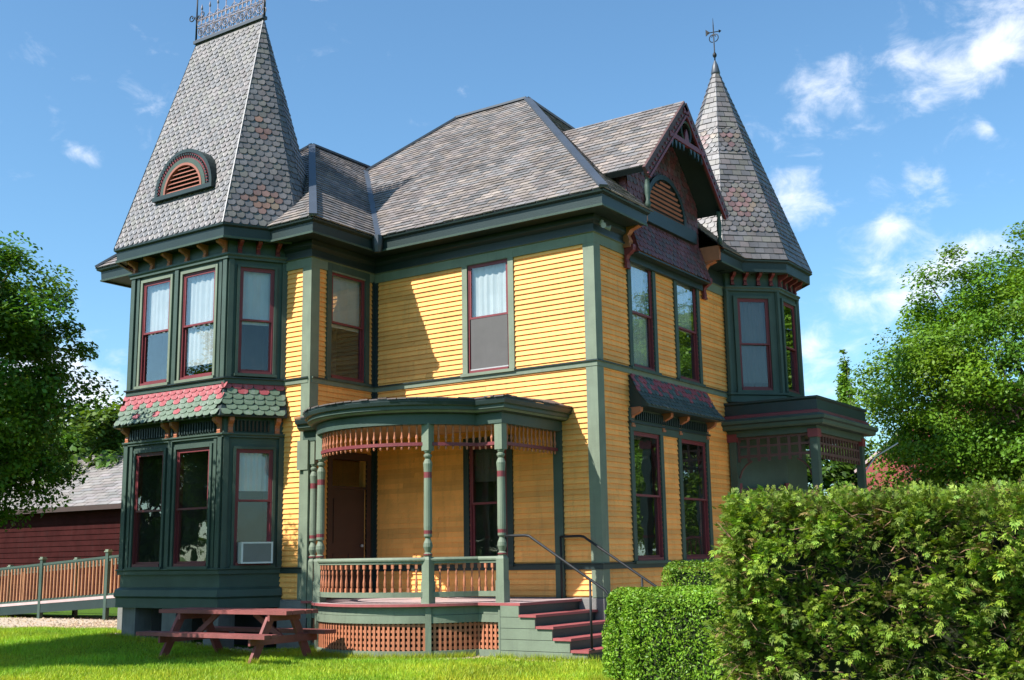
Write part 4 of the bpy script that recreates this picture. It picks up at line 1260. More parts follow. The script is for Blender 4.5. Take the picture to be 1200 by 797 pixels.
# ================================================================== SIDE PORCH at the right tower
sp = MB(MT['green'], MT['dgreen'], MT['red'], MT['deck'], MT['shingle'])
SX, SY0, SY1 = 1.95, 5.62, 8.55
pth = [(0.02, SY0), (SX, SY0), (SX, SY1), (0.02, SY1)]
side_parts = []
sp2 = MB(MT['green']).sweep(pth, [(-.09, 4.08), (.09, 4.08), (.09, 4.22), (-.09, 4.22)])
sp3 = MB(MT['deck']).box(-.2, SY0 - .1, .72, SX + .1, SY1 + .1, ZF)
sp.sweep(pth, [(.0, 4.22, 1), (.27, 4.22, 0), (.30, 4.25, 0), (.31, 4.31, 1), (.35, 4.34, 0), (.36, 4.40, 0), (.20, 4.47, 2), (.19, 4.53, 2), (.15, 4.55, 1), (.13, 4.76, 1), (.17, 4.79, 1), (.17, 4.83, 1), (-.1, 4.84, 1)])
tp_ = off_path(pth, .15)
sp.add([(x, y, 4.832) for x, y in tp_] + [(0.0, 6.4, 4.92), (.6, 6.6, 4.92), (.6, 7.7, 4.92), (0, 7.9, 4.92)], [(0, 1, 5, 4), (1, 2, 6, 5), (2, 3, 7, 6), (4, 5, 6, 7)], 1)
sp.add([(x, y, 4.20) for x, y in pth], [(3, 2, 1, 0)], 1)
side_porch = sp.build('side_porch_roof', house)
sp2.build('beam', side_porch); sp3.build('floor', side_porch)
spm2 = MB(MT['green'], MT['red'])
spm2.box(-.08, -.08, ZF, .08, .08, 4.09); spm2.box(-.11, -.11, 3.98, .11, .11, 4.15, 1); spm2.box(-.1, -.1, 2.0, .1, .1, 2.05, 1)
sm = spm2.mesh('post')
for x, y in ((.14, SY0), (SX, SY0), (SX, SY1), (.14, SY1)): link('post', sm, side_porch, (x, y, 0))
lf = MB(MT['brownred'], MT['green'])
def fretwork(p, q, n_, sw):
    p, q = Vector((*p, 0)), Vector((*q, 0)); dd = (q - p)
    for z, t in ((4.05, .05), (3.87, .045), (3.66, .06)): lf.bar(p + Vector((0, 0, z)), q + Vector((0, 0, z)), .03, t)
    for i in range(n_ + 1):
        c = p + dd * (i / n_); lf.bar(c + Vector((0, 0, 3.55)), c + Vector((0, 0, 4.08)), sw, .035, 0, up=(dd.y, -dd.x, 0))
fretwork((.24, SY0), (SX - .1, SY0), 7, .06); fretwork((SX, SY0 + .1), (SX, SY1 - .1), 15, .05)
for x, s in ((.24, 1), (SX - .1, -1)):      # curved brackets at the posts
    lf.tube([(x, SY0, 3.2), (x + s * .06, SY0, 3.36), (x + s * .16, SY0, 3.48), (x + s * .3, SY0, 3.56)], .022, 5)
lf.build('fretwork', side_porch)
sdoor = MB(MT['door'], MT['red'], MT['glass'])
sdoor.box(-.5, -.03, ZF, .5, .03, 3.0); sdoor.box(-.32, -.045, 1.9, .32, -.03, 2.8, 2)
for s in (-1, 1): sdoor.box(s * .5, -.06, ZF, s * .6, .03, 3.1, 1)
sdoor.build('door', side_porch, (.532 + .04, 6.118 - .04, 0), math.pi / 4)

# arched-back bench on the side porch
bch = thing('garden_bench', 'slatted bench with arched back standing on the side porch', 'bench', (1.25, 6.35, ZF), .1)
q = MB(MT['table'])
for i in range(4): q.box(-.62, -.2 + i * .11, .42, .62, -.11 + i * .11, .45)
q.build('seat', bch)
for x in (-.58, .58):
    for y in (-.18, .18):
        q = MB(MT['table']); q.box(x - .025, y - .025, 0, x + .025, y + .025, .43 if y < 0 else .5); q.build('leg', bch)
q = MB(MT['table'])
q.tube([(.6 * math.cos(t), .2, .5 + .62 * math.sin(t)) for t in np.linspace(0, math.pi, 15)], .03, 6)
for i in range(-5, 6):
    x = i * .1; q.box(x - .012, .19, .45, x + .012, .21, .5 + .6 * math.sqrt(max(1 - (x / .6) ** 2, 0)))
q.build('backrest', bch)
# downpipe/cable at the porch's far post
cbl = MB(MT['lamp'])
c0 = Vector((SX + .06, SY1 + .1, 0))
cbl.tube([c0 + Vector((0, 0, .9)), c0 + Vector((-.15, -.25, 2.6)), c0 + Vector((-.05, -.1, 3.3)), c0 + Vector((.15, .3, 3.75)), c0 + Vector((.5, 1.0, 4.1))], .016, 5)
cbl.build('service_cable', label='pale cable curving up past the far post of the side porch', category='cable')

# ================================================================== AIR CONDITIONER
acx, acy = rot2(.625, 0, RBR)
ac = thing('air_conditioner', 'white window air conditioner with grey grille below the bay window sash', 'air conditioner', (bay[2][0] + acx, bay[2][1] + acy, 1.575), RBR)
q = MB(MT['white'])
q.box(-.295, -.30, 0, .295, .03, .03); q.box(-.295, -.30, .365, .295, .03, .395); q.box(-.295, -.30, .03, -.262, .03, .365); q.box(.262, -.30, .03, .295, .03, .365)
q.build('casing', ac)
q = MB(MT['grille']); q.box(-.262, -.285, .03, .262, -.25, .365)
for i in range(11): q.box(-.262, -.296, .045 + i * .029, .262, -.285, .058 + i * .029)
q.build('grille', ac)

# ================================================================== PICNIC TABLE
pt = thing('picnic_table', 'red-stained wooden picnic table with attached benches on the lawn before the bay', 'picnic table', (-4.85, -3.95, gz(-4.85, -3.95)), R(1.5))
TL = 3.0
rp = random.Random(12)
plm = MB(MT['table']); plm.box(-TL / 2, -.069, -.012, TL / 2, .069, .05); plk = plm.mesh('plank')
for i in range(5): link('top_plank', plk, pt, (rp.uniform(-.012, .012), -.30 + i * .15, .775), R(rp.uniform(-.15, .15)))
for s in (-1, 1):
    for j in range(2): link('bench_plank', plk, pt, (rp.uniform(-.012, .012), s * (.62 + j * .145), .425), R(rp.uniform(-.15, .15)))
for x in (-1.05, 1.05):
    for s in (-1, 1):
        q = MB(MT['table']); q.bar((x, s * .23, .775), (x, s * .66, .0), .06, .14, up=(0, 1, 0)); q.build('leg', pt)
    q = MB(MT['table']); q.box(x + .03, -.77, .30, x + .075, .77, .42); q.build('cross_beam', pt)
    q = MB(MT['table']); q.box(x + .03, -.36, .66, x + .075, .36, .775); q.build('cross_beam', pt)
    sg = -1 if x > 0 else 1
    q = MB(MT['table']); q.bar((x + .05, 0, .36), (x + sg * .62, 0, .76), .09, .04, up=(0, 1, 0)); q.build('brace', pt)

# ================================================================== RAMP with railings
ramp = thing('wooden_ramp', 'sloping wooden access ramp with green posts and raw wood balusters beside the dirt patch', 'ramp', (-11, 1.2, 0))
RX, RY = -11.0, 1.2
def rz_(x): return .85 + (x + 14.6) * .055       # deck height
q = MB(MT['deck'], MT['dgreen'])
xa, xb_ = -26.0, -10.7
q.add([(xa - RX, 0 - .05, rz_(xa)), (xb_ - RX, -.05, rz_(xb_)), (xb_ - RX, 1.4, rz_(xb_)), (xa - RX, 1.4, rz_(xa))] + [(xa - RX, -.05, rz_(xa) - .07), (xb_ - RX, -.05, rz_(xb_) - .07), (xb_ - RX, 1.4, rz_(xb_) - .07), (xa - RX, 1.4, rz_(xa) - .07)],
      [(0, 1, 2, 3), (4, 7, 6, 5), (0, 4, 5, 1), (1, 5, 6, 2), (2, 6, 7, 3), (3, 7, 4, 0)])
q.bar((xa - RX, -.02, rz_(xa) - .19), (xb_ - RX, -.02, rz_(xb_) - .19), .05, .22, 1)
q.build('deck', ramp)
pq = MB(MT['green'], MT['sage']); pq.box(-.055, -.055, -1.0, .055, .055, 1.10); pq.box(-.08, -.08, 1.10, .08, .08, 1.13, 1); pq.box(-.06, -.06, 1.13, .06, .06, 1.17, 1); pqm = pq.mesh('post')
bq = MB(MT['railwood']); bq.box(-.02, -.02, .06, .02, .02, .92); bqm = bq.mesh('baluster')
for yy, xs_ in ((0.0, (-23.8, -20.95, -18.1, -15.3, -12.5)), (1.35, (-24.9, -21.7, -18.5, -15.4, -12.2))):
    for x in xs_: link('post', pqm, ramp, (x - RX, yy, rz_(x)))
    q = MB(MT['green'])
    for h, t in ((1.0, .06), (.06, .06)): q.bar((xa - RX, yy, rz_(xa) + h - .03), (xb_ - RX, yy, rz_(xb_) + h - .03), .07 if h > .5 else .045, t)
    q.bar((xa - RX, yy, rz_(xa) + .90), (xb_ - RX, yy, rz_(xb_) + .90), .045, .07)
    q.build('rail', ramp)
    x = -22.6 if yy == 0 else -21
    while x < xb_ - .1:
        if min(abs(x - p) for p in xs_) > .08: link('baluster', bqm, ramp, (x - RX, yy - .03, rz_(x)))
        x += .15 if yy == 0 else 9
# ================================================================== RED GARAGE behind
gar = thing('garage', 'low red wooden garage, darkened for tree shade, with grey shingled roof behind the ramp', 'garage', (-22, 9, 0))
q = MB(MT['garage'], MT['door']); q.box(-24, 0, 0, 8, 7, 3.75); q.build('wall', gar)
clm = MB(MT['garage']); clm.add([(-24, -.03, 0), (8, -.03, 0), (8, -.004, .2), (-24, -.004, .2), (-24, 0, 0), (8, 0, 0)], [(0, 1, 2, 3), (1, 0, 4, 5)]); clm_ = clm.mesh('clapboard')
for i in range(18): link('clapboard', clm_, gar, (0, 0, .1 + i * .2))
q = MB(MT['barnroof'], MT['door'])
rgc = random.Random(1)
slates(q, [(-24.4, -.45, 3.72), (8.4, -.45, 3.72), (8.4, 3.5, 6.15), (-24.4, 3.5, 6.15)], .24, .7, .02, lambda r, a, b_: jitcol((1.1, 1.08, 1.08), .18, rgc))
q.add([(-24.4, 7.45, 3.72), (8.4, 7.45, 3.72), (8.4, 3.5, 6.15), (-24.4, 3.5, 6.15)], [(1, 0, 3, 2)], 0, (1, 1, 1))
q.add([(-24.4, -.45, 3.70), (8.4, -.45, 3.70), (8.4, 3.5, 6.13), (-24.4, 3.5, 6.13)], [(3, 2, 1, 0)], 1)
q.box(-24.4, -.47, 3.55, 8.4, -.43, 3.72, 1); q.box(-24.4, -.43, 3.6, 8.4, 0, 3.63, 1)
q.build('roof', gar)
q = MB(MT['lamp']); q.box(-.2, -.2, 0, .2, 0, .06); q.lathe([(.05, -.12), (.12, -.02), (.02, 0)], 8, 0, -.1); q.build('wall_lamp', gar, (-2.6, 0, 2.55))

# ================================================================== VEGETATION
def leaf_mesh(name, P, Nn, size, col, mat, aspect=.62, rng=None, fold=.25, tri=False):
    """P (n,3) centres, Nn (n,3) leaf normals, size (n,), col (n,3): one folded leaf per row, built with numpy"""
    rng = rng or np.random.default_rng(0); n_ = len(P)
    Nn = Nn / np.linalg.norm(Nn, axis=1, keepdims=True)
    r_ = rng.normal(size=(n_, 3)); U = np.cross(Nn, r_); U /= np.linalg.norm(U, axis=1, keepdims=True); V = np.cross(Nn, U)
    s = size[:, None]
    a = P - U * s * .5; b_ = P + V * s * aspect * .5 + Nn * s * fold * .3; c = P + U * s * .5; d_ = P - V * s * aspect * .5 + Nn * s * fold * .3
    me = bpy.data.meshes.new(name)
    if tri:
        verts = np.stack([a, b_, c], 1).reshape(-1, 3); k = 3
    else:
        verts = np.stack([a, b_, c, d_], 1).reshape(-1, 3); k = 4
    me.vertices.add(n_ * k); me.vertices.foreach_set('co', verts.ravel())
    me.loops.add(n_ * k); me.loops.foreach_set('vertex_index', np.arange(n_ * k, dtype=np.int32))
    me.polygons.add(n_); me.polygons.foreach_set('loop_start', np.arange(0, n_ * k, k, dtype=np.int32))
    at = me.color_attributes.new('Col', 'FLOAT_COLOR', 'CORNER')
    cc = np.concatenate([np.repeat(col, k, axis=0), np.ones((n_ * k, 1))], 1)
    at.data.foreach_set('color', cc.ravel().astype(np.float32))
    me.materials.append(mat); me.update(); me.validate()
    return me

def unit(rng, n_):
    v = rng.normal(size=(n_, 3)); return v / np.linalg.norm(v, axis=1, keepdims=True)

def tree(name, label, base, H, trunk_r, crown_c, crown_r, clumps, per, leaf, col, seed, mat='leaf', squash=1.0, clump_r=.55, group=None, trunk_h=None, taper=0.0):
    rng = np.random.default_rng(seed); rd = random.Random(seed)
    t = thing(name, label, 'tree', base, 0, group)
    cc = np.array(crown_c); cr_ = np.array(crown_r)
    # clump centres through the outer part of the crown
    d_ = unit(rng, clumps); rad = rng.uniform(.35, 1.0, clumps) ** .45
    lump = np.array([1 + .30 * noise.noise(Vector((x * 2.2 + seed, y * 2.2, z * 2.2))) for x, y, z in d_])
    C = cc + d_ * (rad * lump)[:, None] * cr_
    if taper:
        k = 1 - taper * np.clip((C[:, 2] - cc[2] + cr_[2]) / (2 * cr_[2]), 0, 1); C[:, :2] = cc[:2] + (C[:, :2] - cc[:2]) * k[:, None]
    R_ = rng.uniform(.6, 1.25, clumps) * clump_r
    idx = np.repeat(np.arange(clumps), per); n_ = len(idx)
    o = unit(rng, n_) * (rng.uniform(0, 1, n_) ** .5)[:, None]
    o[:, 2] *= .62
    P = C[idx] + o * R_[idx][:, None]
    out = (P - cc) / cr_; Nn = unit(rng, n_) * .75 + np.array([0, 0, .75]) + out * .35
    tone = rng.uniform(.72, 1.3, clumps)[idx] * rng.uniform(.75, 1.25, n_)
    warm = rng.uniform(-.12, .22, clumps)[idx]
    colr = np.stack([col[0] * tone * (1 + warm), col[1] * tone, col[2] * tone * (1 - warm)], 1)
    me = leaf_mesh('crown', P, Nn, leaf * rng.uniform(.6, 1.35, n_), colr, MT[mat], rng=rng)
    link('crown', me, t)
    b = MB(MT['bark'])
    th = trunk_h or (cc[2] - cr_[2] * .2)
    path = [(0, 0, -.1)] + [(rd.uniform(-.08, .08) * i, rd.uniform(-.08, .08) * i, th * i / 6) for i in range(1, 7)]
    b.tube(path, [trunk_r * (1.35 if i == 0 else 1 - .09 * i) for i in range(7)], 10)
    top = Vector(path[-1])
    for i in range(26):
        k = rd.randrange(clumps); e = Vector(C[k]); s_ = Vector(path[rd.randrange(3, 7)])
        m1 = s_.lerp(e, .45) + Vector((rd.uniform(-.2, .2), rd.uniform(-.2, .2), rd.uniform(.1, .5)))
        b.tube([s_, s_.lerp(m1, .5) + Vector((0, 0, .1)), m1, e], [trunk_r * .42, trunk_r * .3, trunk_r * .18, .012], 6)
    b.build('trunk', t, smooth=True)
    return t

# big maple at the left, mostly outside the frame; it shades the lawn and the lower bay
def ground_pt(x, d):
    p = px_at(x, 600, d); return (p.x, p.y, gz(p.x, p.y) - .02)
bL_ = ground_pt(-112, 22.0)
tree('maple_tree', 'leafy green maple leaning into view beside the dark red garage', bL_, 8, .20, (0, 0, 4.75), (2.7, 2.7, 2.6), 430, 330, .088, (1.15, 1.15, 1), 21, clump_r=.50, trunk_h=4.6)
bR_ = px_at(1232, 600, 34)
tree('maple_tree', 'tall broad green tree standing behind the cedar hedge', (bR_.x, bR_.y, 0), 11, .3, (0, 0, 5.3), (4.3, 4.3, 4.4), 900, 280, .105, (1.5, 1.45, .9), 33, clump_r=.75, trunk_h=5)
bC = px_at(1001, 600, 60)
tree('conifer_tree', 'slim young conifer rising beyond the side porch roof', (bC.x, bC.y, 0), 10, .12, (0, 0, 7.0), (.75, .75, 4.3), 240, 60, .16, (1.7, 1.6, 1.2), 5, clump_r=.36, trunk_h=9, taper=.75)
for i, (px, dd, h_, rr_, lab) in enumerate(((128, 52, 4.2, 2.6, 'pale bushy tree beyond the garage roof beside the bay'), (60, 58, 4.0, 4.0, 'rounded tree behind the garage roof, screened by the maple'),
        (-20, 62, 5.5, 5.0, 'broad tree behind the garage at its hidden end'))):
    p = px_at(px, 600, dd)
    tree('background_tree', lab, (p.x, p.y, 0), 8, .2, (0, 0, h_ + 1.2), (rr_, rr_, h_ * .75), 150, 120, .28, (1.2, 1.1, 1.4), 50 + i, clump_r=.8, group='trees behind the garage')
p = px_at(925, 600, 48)
tree('background_tree', 'dark leafy tree seen through the fretwork of the side porch', (p.x, p.y, 0), 8, .2, (0, 0, 3.6), (4.0, 4.0, 3.0), 160, 120, .28, (.8, .85, .9), 63, clump_r=.9)

# street trees across the lawn, mirrored in the front windows
for i, (x, y, r_) in enumerate(((-37, -25, 3.0), (-22, -30, 3.0))):
    tree('street_tree', ('leafy street tree mirrored in the lower windows of the bay', 'street tree mirrored in the upper window above the porch')[i], (x, y, 0), 9, .25, (0, 0, 4.6), (r_, r_, 3.6), 130, 80, .42, (1, 1, 1), 90 + i, clump_r=1.0, group='street trees across the lawn')

# red brick building glimpsed at the right
p = px_at(1045, 600, 42)
rbb = thing('brick_building', 'red brick building with pale gable edge glimpsed behind the side porch', 'building', (p.x, p.y, 0), R(-30))
q = MB(MT['brick']); q.box(-1.4, 0, 0, 9, 6, 4.5); q.prism([(-1.4, 4.5), (9, 4.5), (3.8, 7.0)], 0, 6, 'xz') ; q.build('wall', rbb)
q = MB(MT['deck']); q.bar((-1.6, -.05, 4.42), (3.8, -.05, 7.06), .06, .10); q.bar((3.8, -.05, 7.06), (9.2, -.05, 4.42), .06, .10); q.build('gable_trim', rbb)
for x in (0.0, 2.4, 5.0):
    q = MB(MT['white']); q.box(x - .5, -.06, 1.5, x + .5, .0, 3.1); w_ = q.build('window', rbb)
    q = MB(MT['black']); q.box(x - .42, -.07, 1.58, x + .42, -.055, 3.02); q.build('pane', w_)

# flowering shrub below it
def shrub(name, label, base, r, n_, leaf, mats_, seed, flower=.0):
    rng = np.random.default_rng(seed)
    t = thing(name, label, 'shrub', base)
    d_ = unit(rng, n_); d_[:, 2] = np.abs(d_[:, 2]); rad = rng.uniform(.5, 1, n_) ** .5
    P = d_ * rad[:, None] * np.array(r); P[:, 2] += .1
    tone = rng.uniform(.6, 1.3, n_)
    fl_ = rng.uniform(size=n_) < flower
    for nm_, sel, mt in (('foliage', ~fl_, 'leaf'), ('blossom', fl_, 'flower')):
        if sel.sum() == 0: continue
        me = leaf_mesh(nm_, P[sel], (unit(rng, n_) + np.array([0, 0, .6]))[sel], (leaf * rng.uniform(.7, 1.3, n_))[sel], np.stack([tone, tone, tone], 1)[sel], MT[mt], rng=rng)
        link(nm_, me, t)
    b = MB(MT['bark']); rd = random.Random(seed)
    for i in range(7): b.tube([(0, 0, 0), (rd.uniform(-.4, .4) * r[0], rd.uniform(-.4, .4) * r[1], r[2] * .6), (rd.uniform(-.8, .8) * r[0], rd.uniform(-.8, .8) * r[1], r[2] * .9)], [.03, .02, .006], 5)
    b.build('stem', t)
p = px_at(1035, 600, 36); shrub('flowering_shrub', 'shrub with red blossoms in front of the brick building', (p.x, p.y, 0), (2.4, 1.6, 3.4), 5200, .17, None, 71, .45)
p = px_at(985, 600, 37); shrub('flowering_shrub', 'dull pink shrub seen through the side porch posts', (p.x, p.y, 0), (1.6, 1.4, 3.0), 3000, .17, None, 72, .5)

# ---- hedges -----------------------------------------------------------------
def hedge_points(rng, L, D, H, n_, depth, rounding, lump, seed, wts=(1, 1, 1, 1, 1)):
    """points in the leafy skin of a clipped box hedge (local x along it), with outward normals"""
    pr_ = np.array([L * H, L * H, L * D, D * H, D * H]) * np.array(wts)
    pick = rng.choice(5, n_, p=pr_ / pr_.sum())
    u, v = rng.uniform(0, 1, n_), rng.uniform(0, 1, n_)
    P = np.zeros((n_, 3)); Nn = np.zeros((n_, 3))
    for k, (nx_, ny_, nz_) in enumerate(((0, -1, 0), (0, 1, 0), (0, 0, 1), (-1, 0, 0), (1, 0, 0))):
        s = pick == k
        if k < 2: P[s] = np.stack([u[s] * L, np.full(s.sum(), 0 if k == 0 else D), v[s] * H], 1)
        elif k == 2: P[s] = np.stack([u[s] * L, v[s] * D, np.full(s.sum(), H)], 1)
        else: P[s] = np.stack([np.full(s.sum(), 0 if k == 3 else L), u[s] * D, v[s] * H], 1)
        Nn[s] = (nx_, ny_, nz_)
    # round the edges: pull points near edges inwards
    c = np.stack([np.clip(P[:, 0], rounding, L - rounding), np.clip(P[:, 1], rounding, D - rounding), np.clip(P[:, 2], -9, H - rounding)], 1)
    dv = P - c; ln = np.linalg.norm(dv, axis=1, keepdims=True); ok = ln[:, 0] > 1e-6
    P[ok] = c[ok] + dv[ok] / ln[ok] * rounding
    Nn[ok] = dv[ok] / ln[ok]
    nz_ = np.array([noise.fractal(Vector((p[0] * 2.1 + seed, p[1] * 2.1, p[2] * 2.1)), 1.0, 2.0, 4) for p in P])
    P += Nn * (nz_ * lump * (1 - .72 * np.abs(Nn[:, 2])))[:, None]
    P -= Nn * (rng.uniform(0, 1, n_) ** 1.4 * depth)[:, None]
    return P, Nn, nz_

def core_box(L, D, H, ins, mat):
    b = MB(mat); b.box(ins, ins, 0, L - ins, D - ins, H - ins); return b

def clipped_hedge(label, loc, rz, L, D, H, n_, seed, leaf=.04, tone=(1, 1, 1)):
    rng = np.random.default_rng(seed)
    t = thing('clipped_hedge', label, 'hedge', loc, rz)
    P, Nn, nz_ = hedge_points(rng, L, D, H, n_, .19, .25, .10, seed, (1, .6, 1, 1, .6))
    ok = P[:, 2] > .03; P, Nn, nz_ = P[ok], Nn[ok], nz_[ok]; m_ = len(P)
    k = rng.uniform(.6, 1.35, m_) * (1 + .25 * nz_)
    k2 = rng.uniform(-.1, .25, m_)
    col = np.stack([k * (1 + k2) * tone[0], k * tone[1], k * tone[2]], 1)
    me = leaf_mesh('foliage', P, Nn * .7 + unit(rng, m_) * .9 + np.array([0, 0, .35]), leaf * rng.uniform(.6, 1.5, m_), col, MT['yew'], aspect=.45, rng=rng)
    link('foliage', me, t)
    core_box(L, D, H, .17, MT['thicket']).build('twigs', t)  # solid dark box: shade inside the hedge put into its colour
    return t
clipped_hedge('low rounded clipped green hedge beside the porch steps', (2.3, -4.15, 0), R(4), 2.6, 1.05, 1.19, 42000, 81, tone=(1.05, 1.1, 1))
clipped_hedge('low clipped green hedge standing before the cedar hedge', (3.28, -5.35, 0), R(6), 4.2, 1.15, 1.20, 60000, 82, tone=(1.05, 1.1, 1))
clipped_hedge('clipped green hedge between the porch steps and the shaded clapboard wall', (2.02, -1.75, 0), R(24), 3.4, .8, 1.52, 26000, 83)

# tall cedar hedge: plumes of flat feathery sprays
def cedar_hedge(label, loc, rz, L, D, H, n_, per, seed):
    rng = np.random.default_rng(seed)
    t = thing('cedar_hedge', label, 'hedge', loc, rz)
    P0, N0, z0 = hedge_points(rng, L, D, H, n_, .22, .09, .20, seed, (1, .12, 1.25, .7, .1))
    v0 = np.array([noise.fractal(Vector((p[0] * 1.5 + 40, p[1] * .6, p[2] * 2.3)), 1.0, 2.0, 3) for p in P0])
    top0 = N0[:, 2] > .4
    ok = (P0[:, 2] > .25) & (top0 | (P0[:, 2] > H - .22) | (v0 > -.30 + .18 * (1 - P0[:, 2] / H)) | (rng.uniform(size=len(P0)) < .22))
    P0, N0, z0, top0 = P0[ok], N0[ok], z0[ok], top0[ok]; m0 = len(P0)
    lead0 = N0 * .85 + np.array([0, 0, .45]) + unit(rng, m0) * .7
    lead0 /= np.linalg.norm(lead0, axis=1, keepdims=True)
    size0 = rng.uniform(.7, 1.4, m0); size0[top0] *= .7
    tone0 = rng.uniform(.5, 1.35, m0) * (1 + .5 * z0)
    brown0 = rng.uniform(size=m0) < .05
    idx = np.repeat(np.arange(m0), per); m_ = len(idx)
    s_ = rng.uniform(-.05, .14, m_) * size0[idx]
    P = P0[idx] + lead0[idx] * s_[:, None] + rng.normal(0, .022, (m_, 3))
    lead = lead0[idx] + unit(rng, m_) * .62 - np.array([0, 0, .12])
    lead /= np.linalg.norm(lead, axis=1, keepdims=True)
    nr_ = np.cross(lead, unit(rng, m_) * .6 + np.cross(lead0, np.array([0, 0, 1.0]))[idx]); nr_ /= np.linalg.norm(nr_, axis=1, keepdims=True) + 1e-9
    sd = np.cross(nr_, lead)
    S = rng.uniform(.045, .09, m_) * size0[idx]
    FING = [(0, 0.0, 1.0, .07), (.08, .62, .55, .075), (.08, -.62, .55, .075), (.38, .55, .45, .075), (.38, -.55, .45, .075)]
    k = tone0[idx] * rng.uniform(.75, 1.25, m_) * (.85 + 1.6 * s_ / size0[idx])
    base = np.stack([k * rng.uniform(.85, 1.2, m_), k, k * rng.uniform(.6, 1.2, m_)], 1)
    br = brown0[idx] | (rng.uniform(size=m_) < .03)
    base[br] = np.stack([k * 1.0, k * .48, k * 1.3], 1)[br]
    VV = []
    for (st_, ang, ln_, wd) in FING:
        dd = lead * math.cos(ang) + sd * math.sin(ang); ww = np.cross(nr_, dd)
        o_ = P + lead * (S * st_)[:, None]; l_ = (S * ln_)[:, None]; w_ = (S * wd)[:, None]
        VV.append(np.stack([o_, o_ + dd * l_ * .6 + ww * w_, o_ + dd * l_ - np.array([0, 0, .12]) * l_, o_ + dd * l_ * .6 - ww * w_], 1))
    V_ = np.concatenate(VV, 0); Cc = np.tile(base, (len(FING), 1)); q_ = len(V_)
    me = bpy.data.meshes.new('foliage')
    me.vertices.add(q_ * 4); me.vertices.foreach_set('co', V_.reshape(-1))
    me.loops.add(q_ * 4); me.loops.foreach_set('vertex_index', np.arange(q_ * 4, dtype=np.int32))
    me.polygons.add(q_); me.polygons.foreach_set('loop_start', np.arange(0, q_ * 4, 4, dtype=np.int32))
    at = me.color_attributes.new('Col', 'FLOAT_COLOR', 'CORNER')
    at.data.foreach_set('color', np.concatenate([np.repeat(Cc, 4, 0), np.ones((q_ * 4, 1))], 1).ravel().astype(np.float32))
    me.materials.append(MT['cedar']); me.update(); me.validate()
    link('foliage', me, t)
    b = MB(MT['twig']); rd = random.Random(seed)
    for i in range(1500):
        x, z, y = rd.uniform(0, L), rd.uniform(.4, H - .12), rd.uniform(.03, .26)
        e = Vector((rd.uniform(-1, 1), rd.uniform(-.8, .2), rd.uniform(-.4, 1))).normalized() * rd.uniform(.1, .28)
        p = Vector((x, y, z)); q = p + e; m1 = p.lerp(q, .5) + Vector((rd.uniform(-.02, .02), rd.uniform(-.02, .02), rd.uniform(-.02, .02)))
        b.tube([p, m1, q], [.006, .004, .002], 3)
    b.build('twigs', t)
    bb = MB(MT['thicket']); bb.box(.28, .36, 0, L - .28, D - .28, H - .16); bb.build('shade_core', t)  # near-black filler box painting the shade between the sprays
cedar_hedge('tall shaggy cedar hedge with brown twigs showing through', (6.20, -8.58, 0), R(17), 5.6, 1.1, 2.03, 8200, 13, 91)

# ---- grass, stones -----------------------------------------------------------
rng = np.random.default_rng(100)
def blades(n_, x0, x1, y0, y1, h, seed):
    rng = np.random.default_rng(seed)
    X, Y = rng.uniform(x0, x1, n_), rng.uniform(y0, y1, n_)
    keep = ~((X > -10.4) & (X < 1.4) & (Y > -2.0)) & ~((X > -5.0) & (X < -1.1) & (Y > -3.12 + ((X + 3.08) / 2.0) ** 2 * .95)) & ~((X > -10.2) & (X < -5.7) & (Y > -2.75))
    keep &= ~((((X + 15.2) / 5.5) ** 2 + (Y / 1.95) ** 2) < rng.uniform(.75, 1.15, n_))
    keep &= ~((X > 2.4) & (Y > -5.1) & (Y < -3.2))
    X, Y = X[keep], Y[keep]; m_ = len(X)
    Z = np.array([gz(a, b_) for a, b_ in zip(X, Y)])
    pat = np.array([noise.noise(Vector((a * .9, b_ * .9, 7.7))) for a, b_ in zip(X, Y)])
    pat2 = np.array([noise.fractal(Vector((a * .35, b_ * .6, 1.3)), 1.0, 2.0, 3) for a, b_ in zip(X, Y)])
    hh = h * rng.uniform(.4, 1.35, m_) * (1 + .45 * pat)
    a_ = rng.uniform(0, 2 * np.pi, m_); w_ = rng.uniform(.004, .009, m_)
    dx, dy = np.cos(a_) * w_, np.sin(a_) * w_
    lx, ly = rng.normal(0, .45, m_) * hh, rng.normal(0, .45, m_) * hh
    V_ = np.stack([np.stack([X - dx, Y - dy, Z], 1), np.stack([X + dx, Y + dy, Z], 1), np.stack([X + lx, Y + ly, Z + hh], 1)], 1).reshape(-1, 3)
    k = rng.uniform(.65, 1.3, m_) * (1 + .3 * pat); y_ = rng.uniform(.8, 1.25, m_) * (1 + .35 * np.clip(pat2, -.6, 1))
    col = np.stack([k * y_, k, k * .9], 1)
    me = bpy.data.meshes.new('grass')
    me.vertices.add(m_ * 3); me.vertices.foreach_set('co', V_.ravel())
    me.loops.add(m_ * 3); me.loops.foreach_set('vertex_index', np.arange(m_ * 3, dtype=np.int32))
    me.polygons.add(m_); me.polygons.foreach_set('loop_start', np.arange(0, m_ * 3, 3, dtype=np.int32))
    at = me.color_attributes.new('Col', 'FLOAT_COLOR', 'CORNER')
    at.data.foreach_set('color', np.concatenate([np.repeat(col, 3, 0), np.ones((m_ * 3, 1))], 1).ravel().astype(np.float32))
    me.materials.append(MT['grassb']); me.update(); me.validate()
    link('grass', me, kind='stuff', label='short sunlit green lawn grass before the house', category='grass')
blades(280000, -14, 3.2, -9.4, -1.4, .055, 101)
blades(60000, -24, -9.5, -6.5, 1.5, .07, 102)

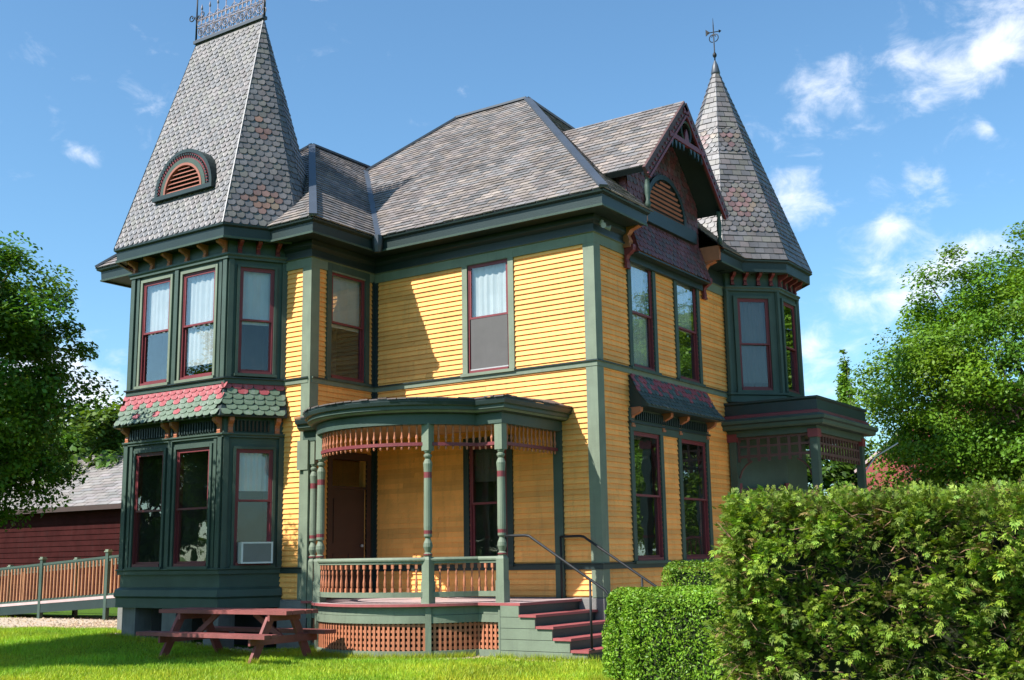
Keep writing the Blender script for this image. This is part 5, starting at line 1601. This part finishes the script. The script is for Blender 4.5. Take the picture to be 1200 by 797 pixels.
def tufts(n_, spots, h, seed):
    rng = np.random.default_rng(seed); V_, cc_ = [], []
    for i in range(n_):
        (x0, y0), (x1, y1) = spots[rng.integers(len(spots))]; t = rng.uniform()
        x, y = x0 + (x1 - x0) * t + rng.normal(0, .05), y0 + (y1 - y0) * t + rng.normal(0, .05); z = gz(x, y)
        for j in range(rng.integers(4, 9)):
            a = rng.uniform(0, 6.28); w = .006; hh = h * rng.uniform(.4, 1.3); lx, ly = rng.normal(0, .35, 2) * hh
            bx, by = x + rng.normal(0, .02), y + rng.normal(0, .02)
            V_ += [(bx - w * math.cos(a), by - w * math.sin(a), z), (bx + w * math.cos(a), by + w * math.sin(a), z), (bx + lx, by + ly, z + hh)]
            k = rng.uniform(.6, 1.1); cc_.append((k * rng.uniform(.9, 1.4), k, k))
    b = MB(MT['grassb']); b.add(V_, [], 0); b.v = [tuple(map(float, v)) for v in V_]
    for i, c in enumerate(cc_): b.f.append([3 * i, 3 * i + 1, 3 * i + 2]); b.m.append(0); b.c.append(c)
    b.hascol = True
    b.build('grass_tufts', kind='stuff', label='longer uncut grass along the porch, bay and table legs', category='grass')
edge = [(PP[i], PP[i + 1]) for i in range(0, len(PP) - 3)]
edge = [((a[0] - .0, a[1] - .16), (b_[0], b_[1] - .16)) for a, b_ in edge]
tufts(1500, edge + [((-.8, -2.1), (1.1, -2.1))] * 8 + [((-9.6, -3.0), (-6.4, -3.0))] * 14 + [((2.3, -4.25), (3.2, -5.3))] * 6 + [((lx, ly), (lx + .1, ly)) for lx, ly in ((-5.9, -4.65), (-3.8, -4.6), (-5.9, -3.35), (-3.8, -3.25))] * 2, .11, 7)

def stones(name, label, pts, smin, smax, seed):
    b = MB(MT['gravel']); rd = random.Random(seed)
    for x, y, z in pts:
        s = rd.uniform(smin, smax); a = rd.uniform(0, 6.28); k = rd.uniform(.6, 1.25); c = (k * rd.uniform(.95, 1.1), k, k * rd.uniform(.85, 1))
        v = []
        for i in range(5):
            t = a + i * 1.257; v.append((x + s * math.cos(t) * rd.uniform(.8, 1.1), y + s * math.sin(t) * rd.uniform(.6, 1), z))
        v.append((x, y, z + s * rd.uniform(.5, .8)))
        b.add(v, [(i, (i + 1) % 5, 5) for i in range(5)], 0, c)
    b.build(name, kind='stuff', label=label, category='stones')
rd = random.Random(31)
pts = []
for i in range(1500):
    t = rd.random(); k = int(t * (len(PP) - 2)); a_, b_ = Vector(PP[k]), Vector(PP[k + 1]); c = a_.lerp(b_, rd.random())
    nn_ = Vector(((b_ - a_).y, -(b_ - a_).x)).normalized(); c = c + nn_ * rd.uniform(.03, .30)
    pts.append((c.x, c.y, gz(c.x, c.y)))
for i in range(500): x = rd.uniform(-.8, 1.0); y = rd.uniform(-2.2, -1.98); pts.append((x, y, 0))
for i in range(900): x = rd.uniform(-10.2, -5.3); y = rd.uniform(-3.05, -2.3); pts.append((x, y, gz(x, y)))
stones('pebbles', 'pale pebbles along the foot of the porch lattice', pts, .018, .045, 5)
pts = []
while len(pts) < 2000:
    x, y = rd.uniform(-20.8, -9.6), rd.uniform(-2, 2)
    if ((x + 15.2) / 5.6) ** 2 + (y / 2) ** 2 < 1 and rd.random() < .25 + .75 * (x > -14.5): pts.append((x, y, gz(x, y) + .005))
stones('gravel', 'loose stones on the bare ground by the ramp', pts, .02, .06, 6)
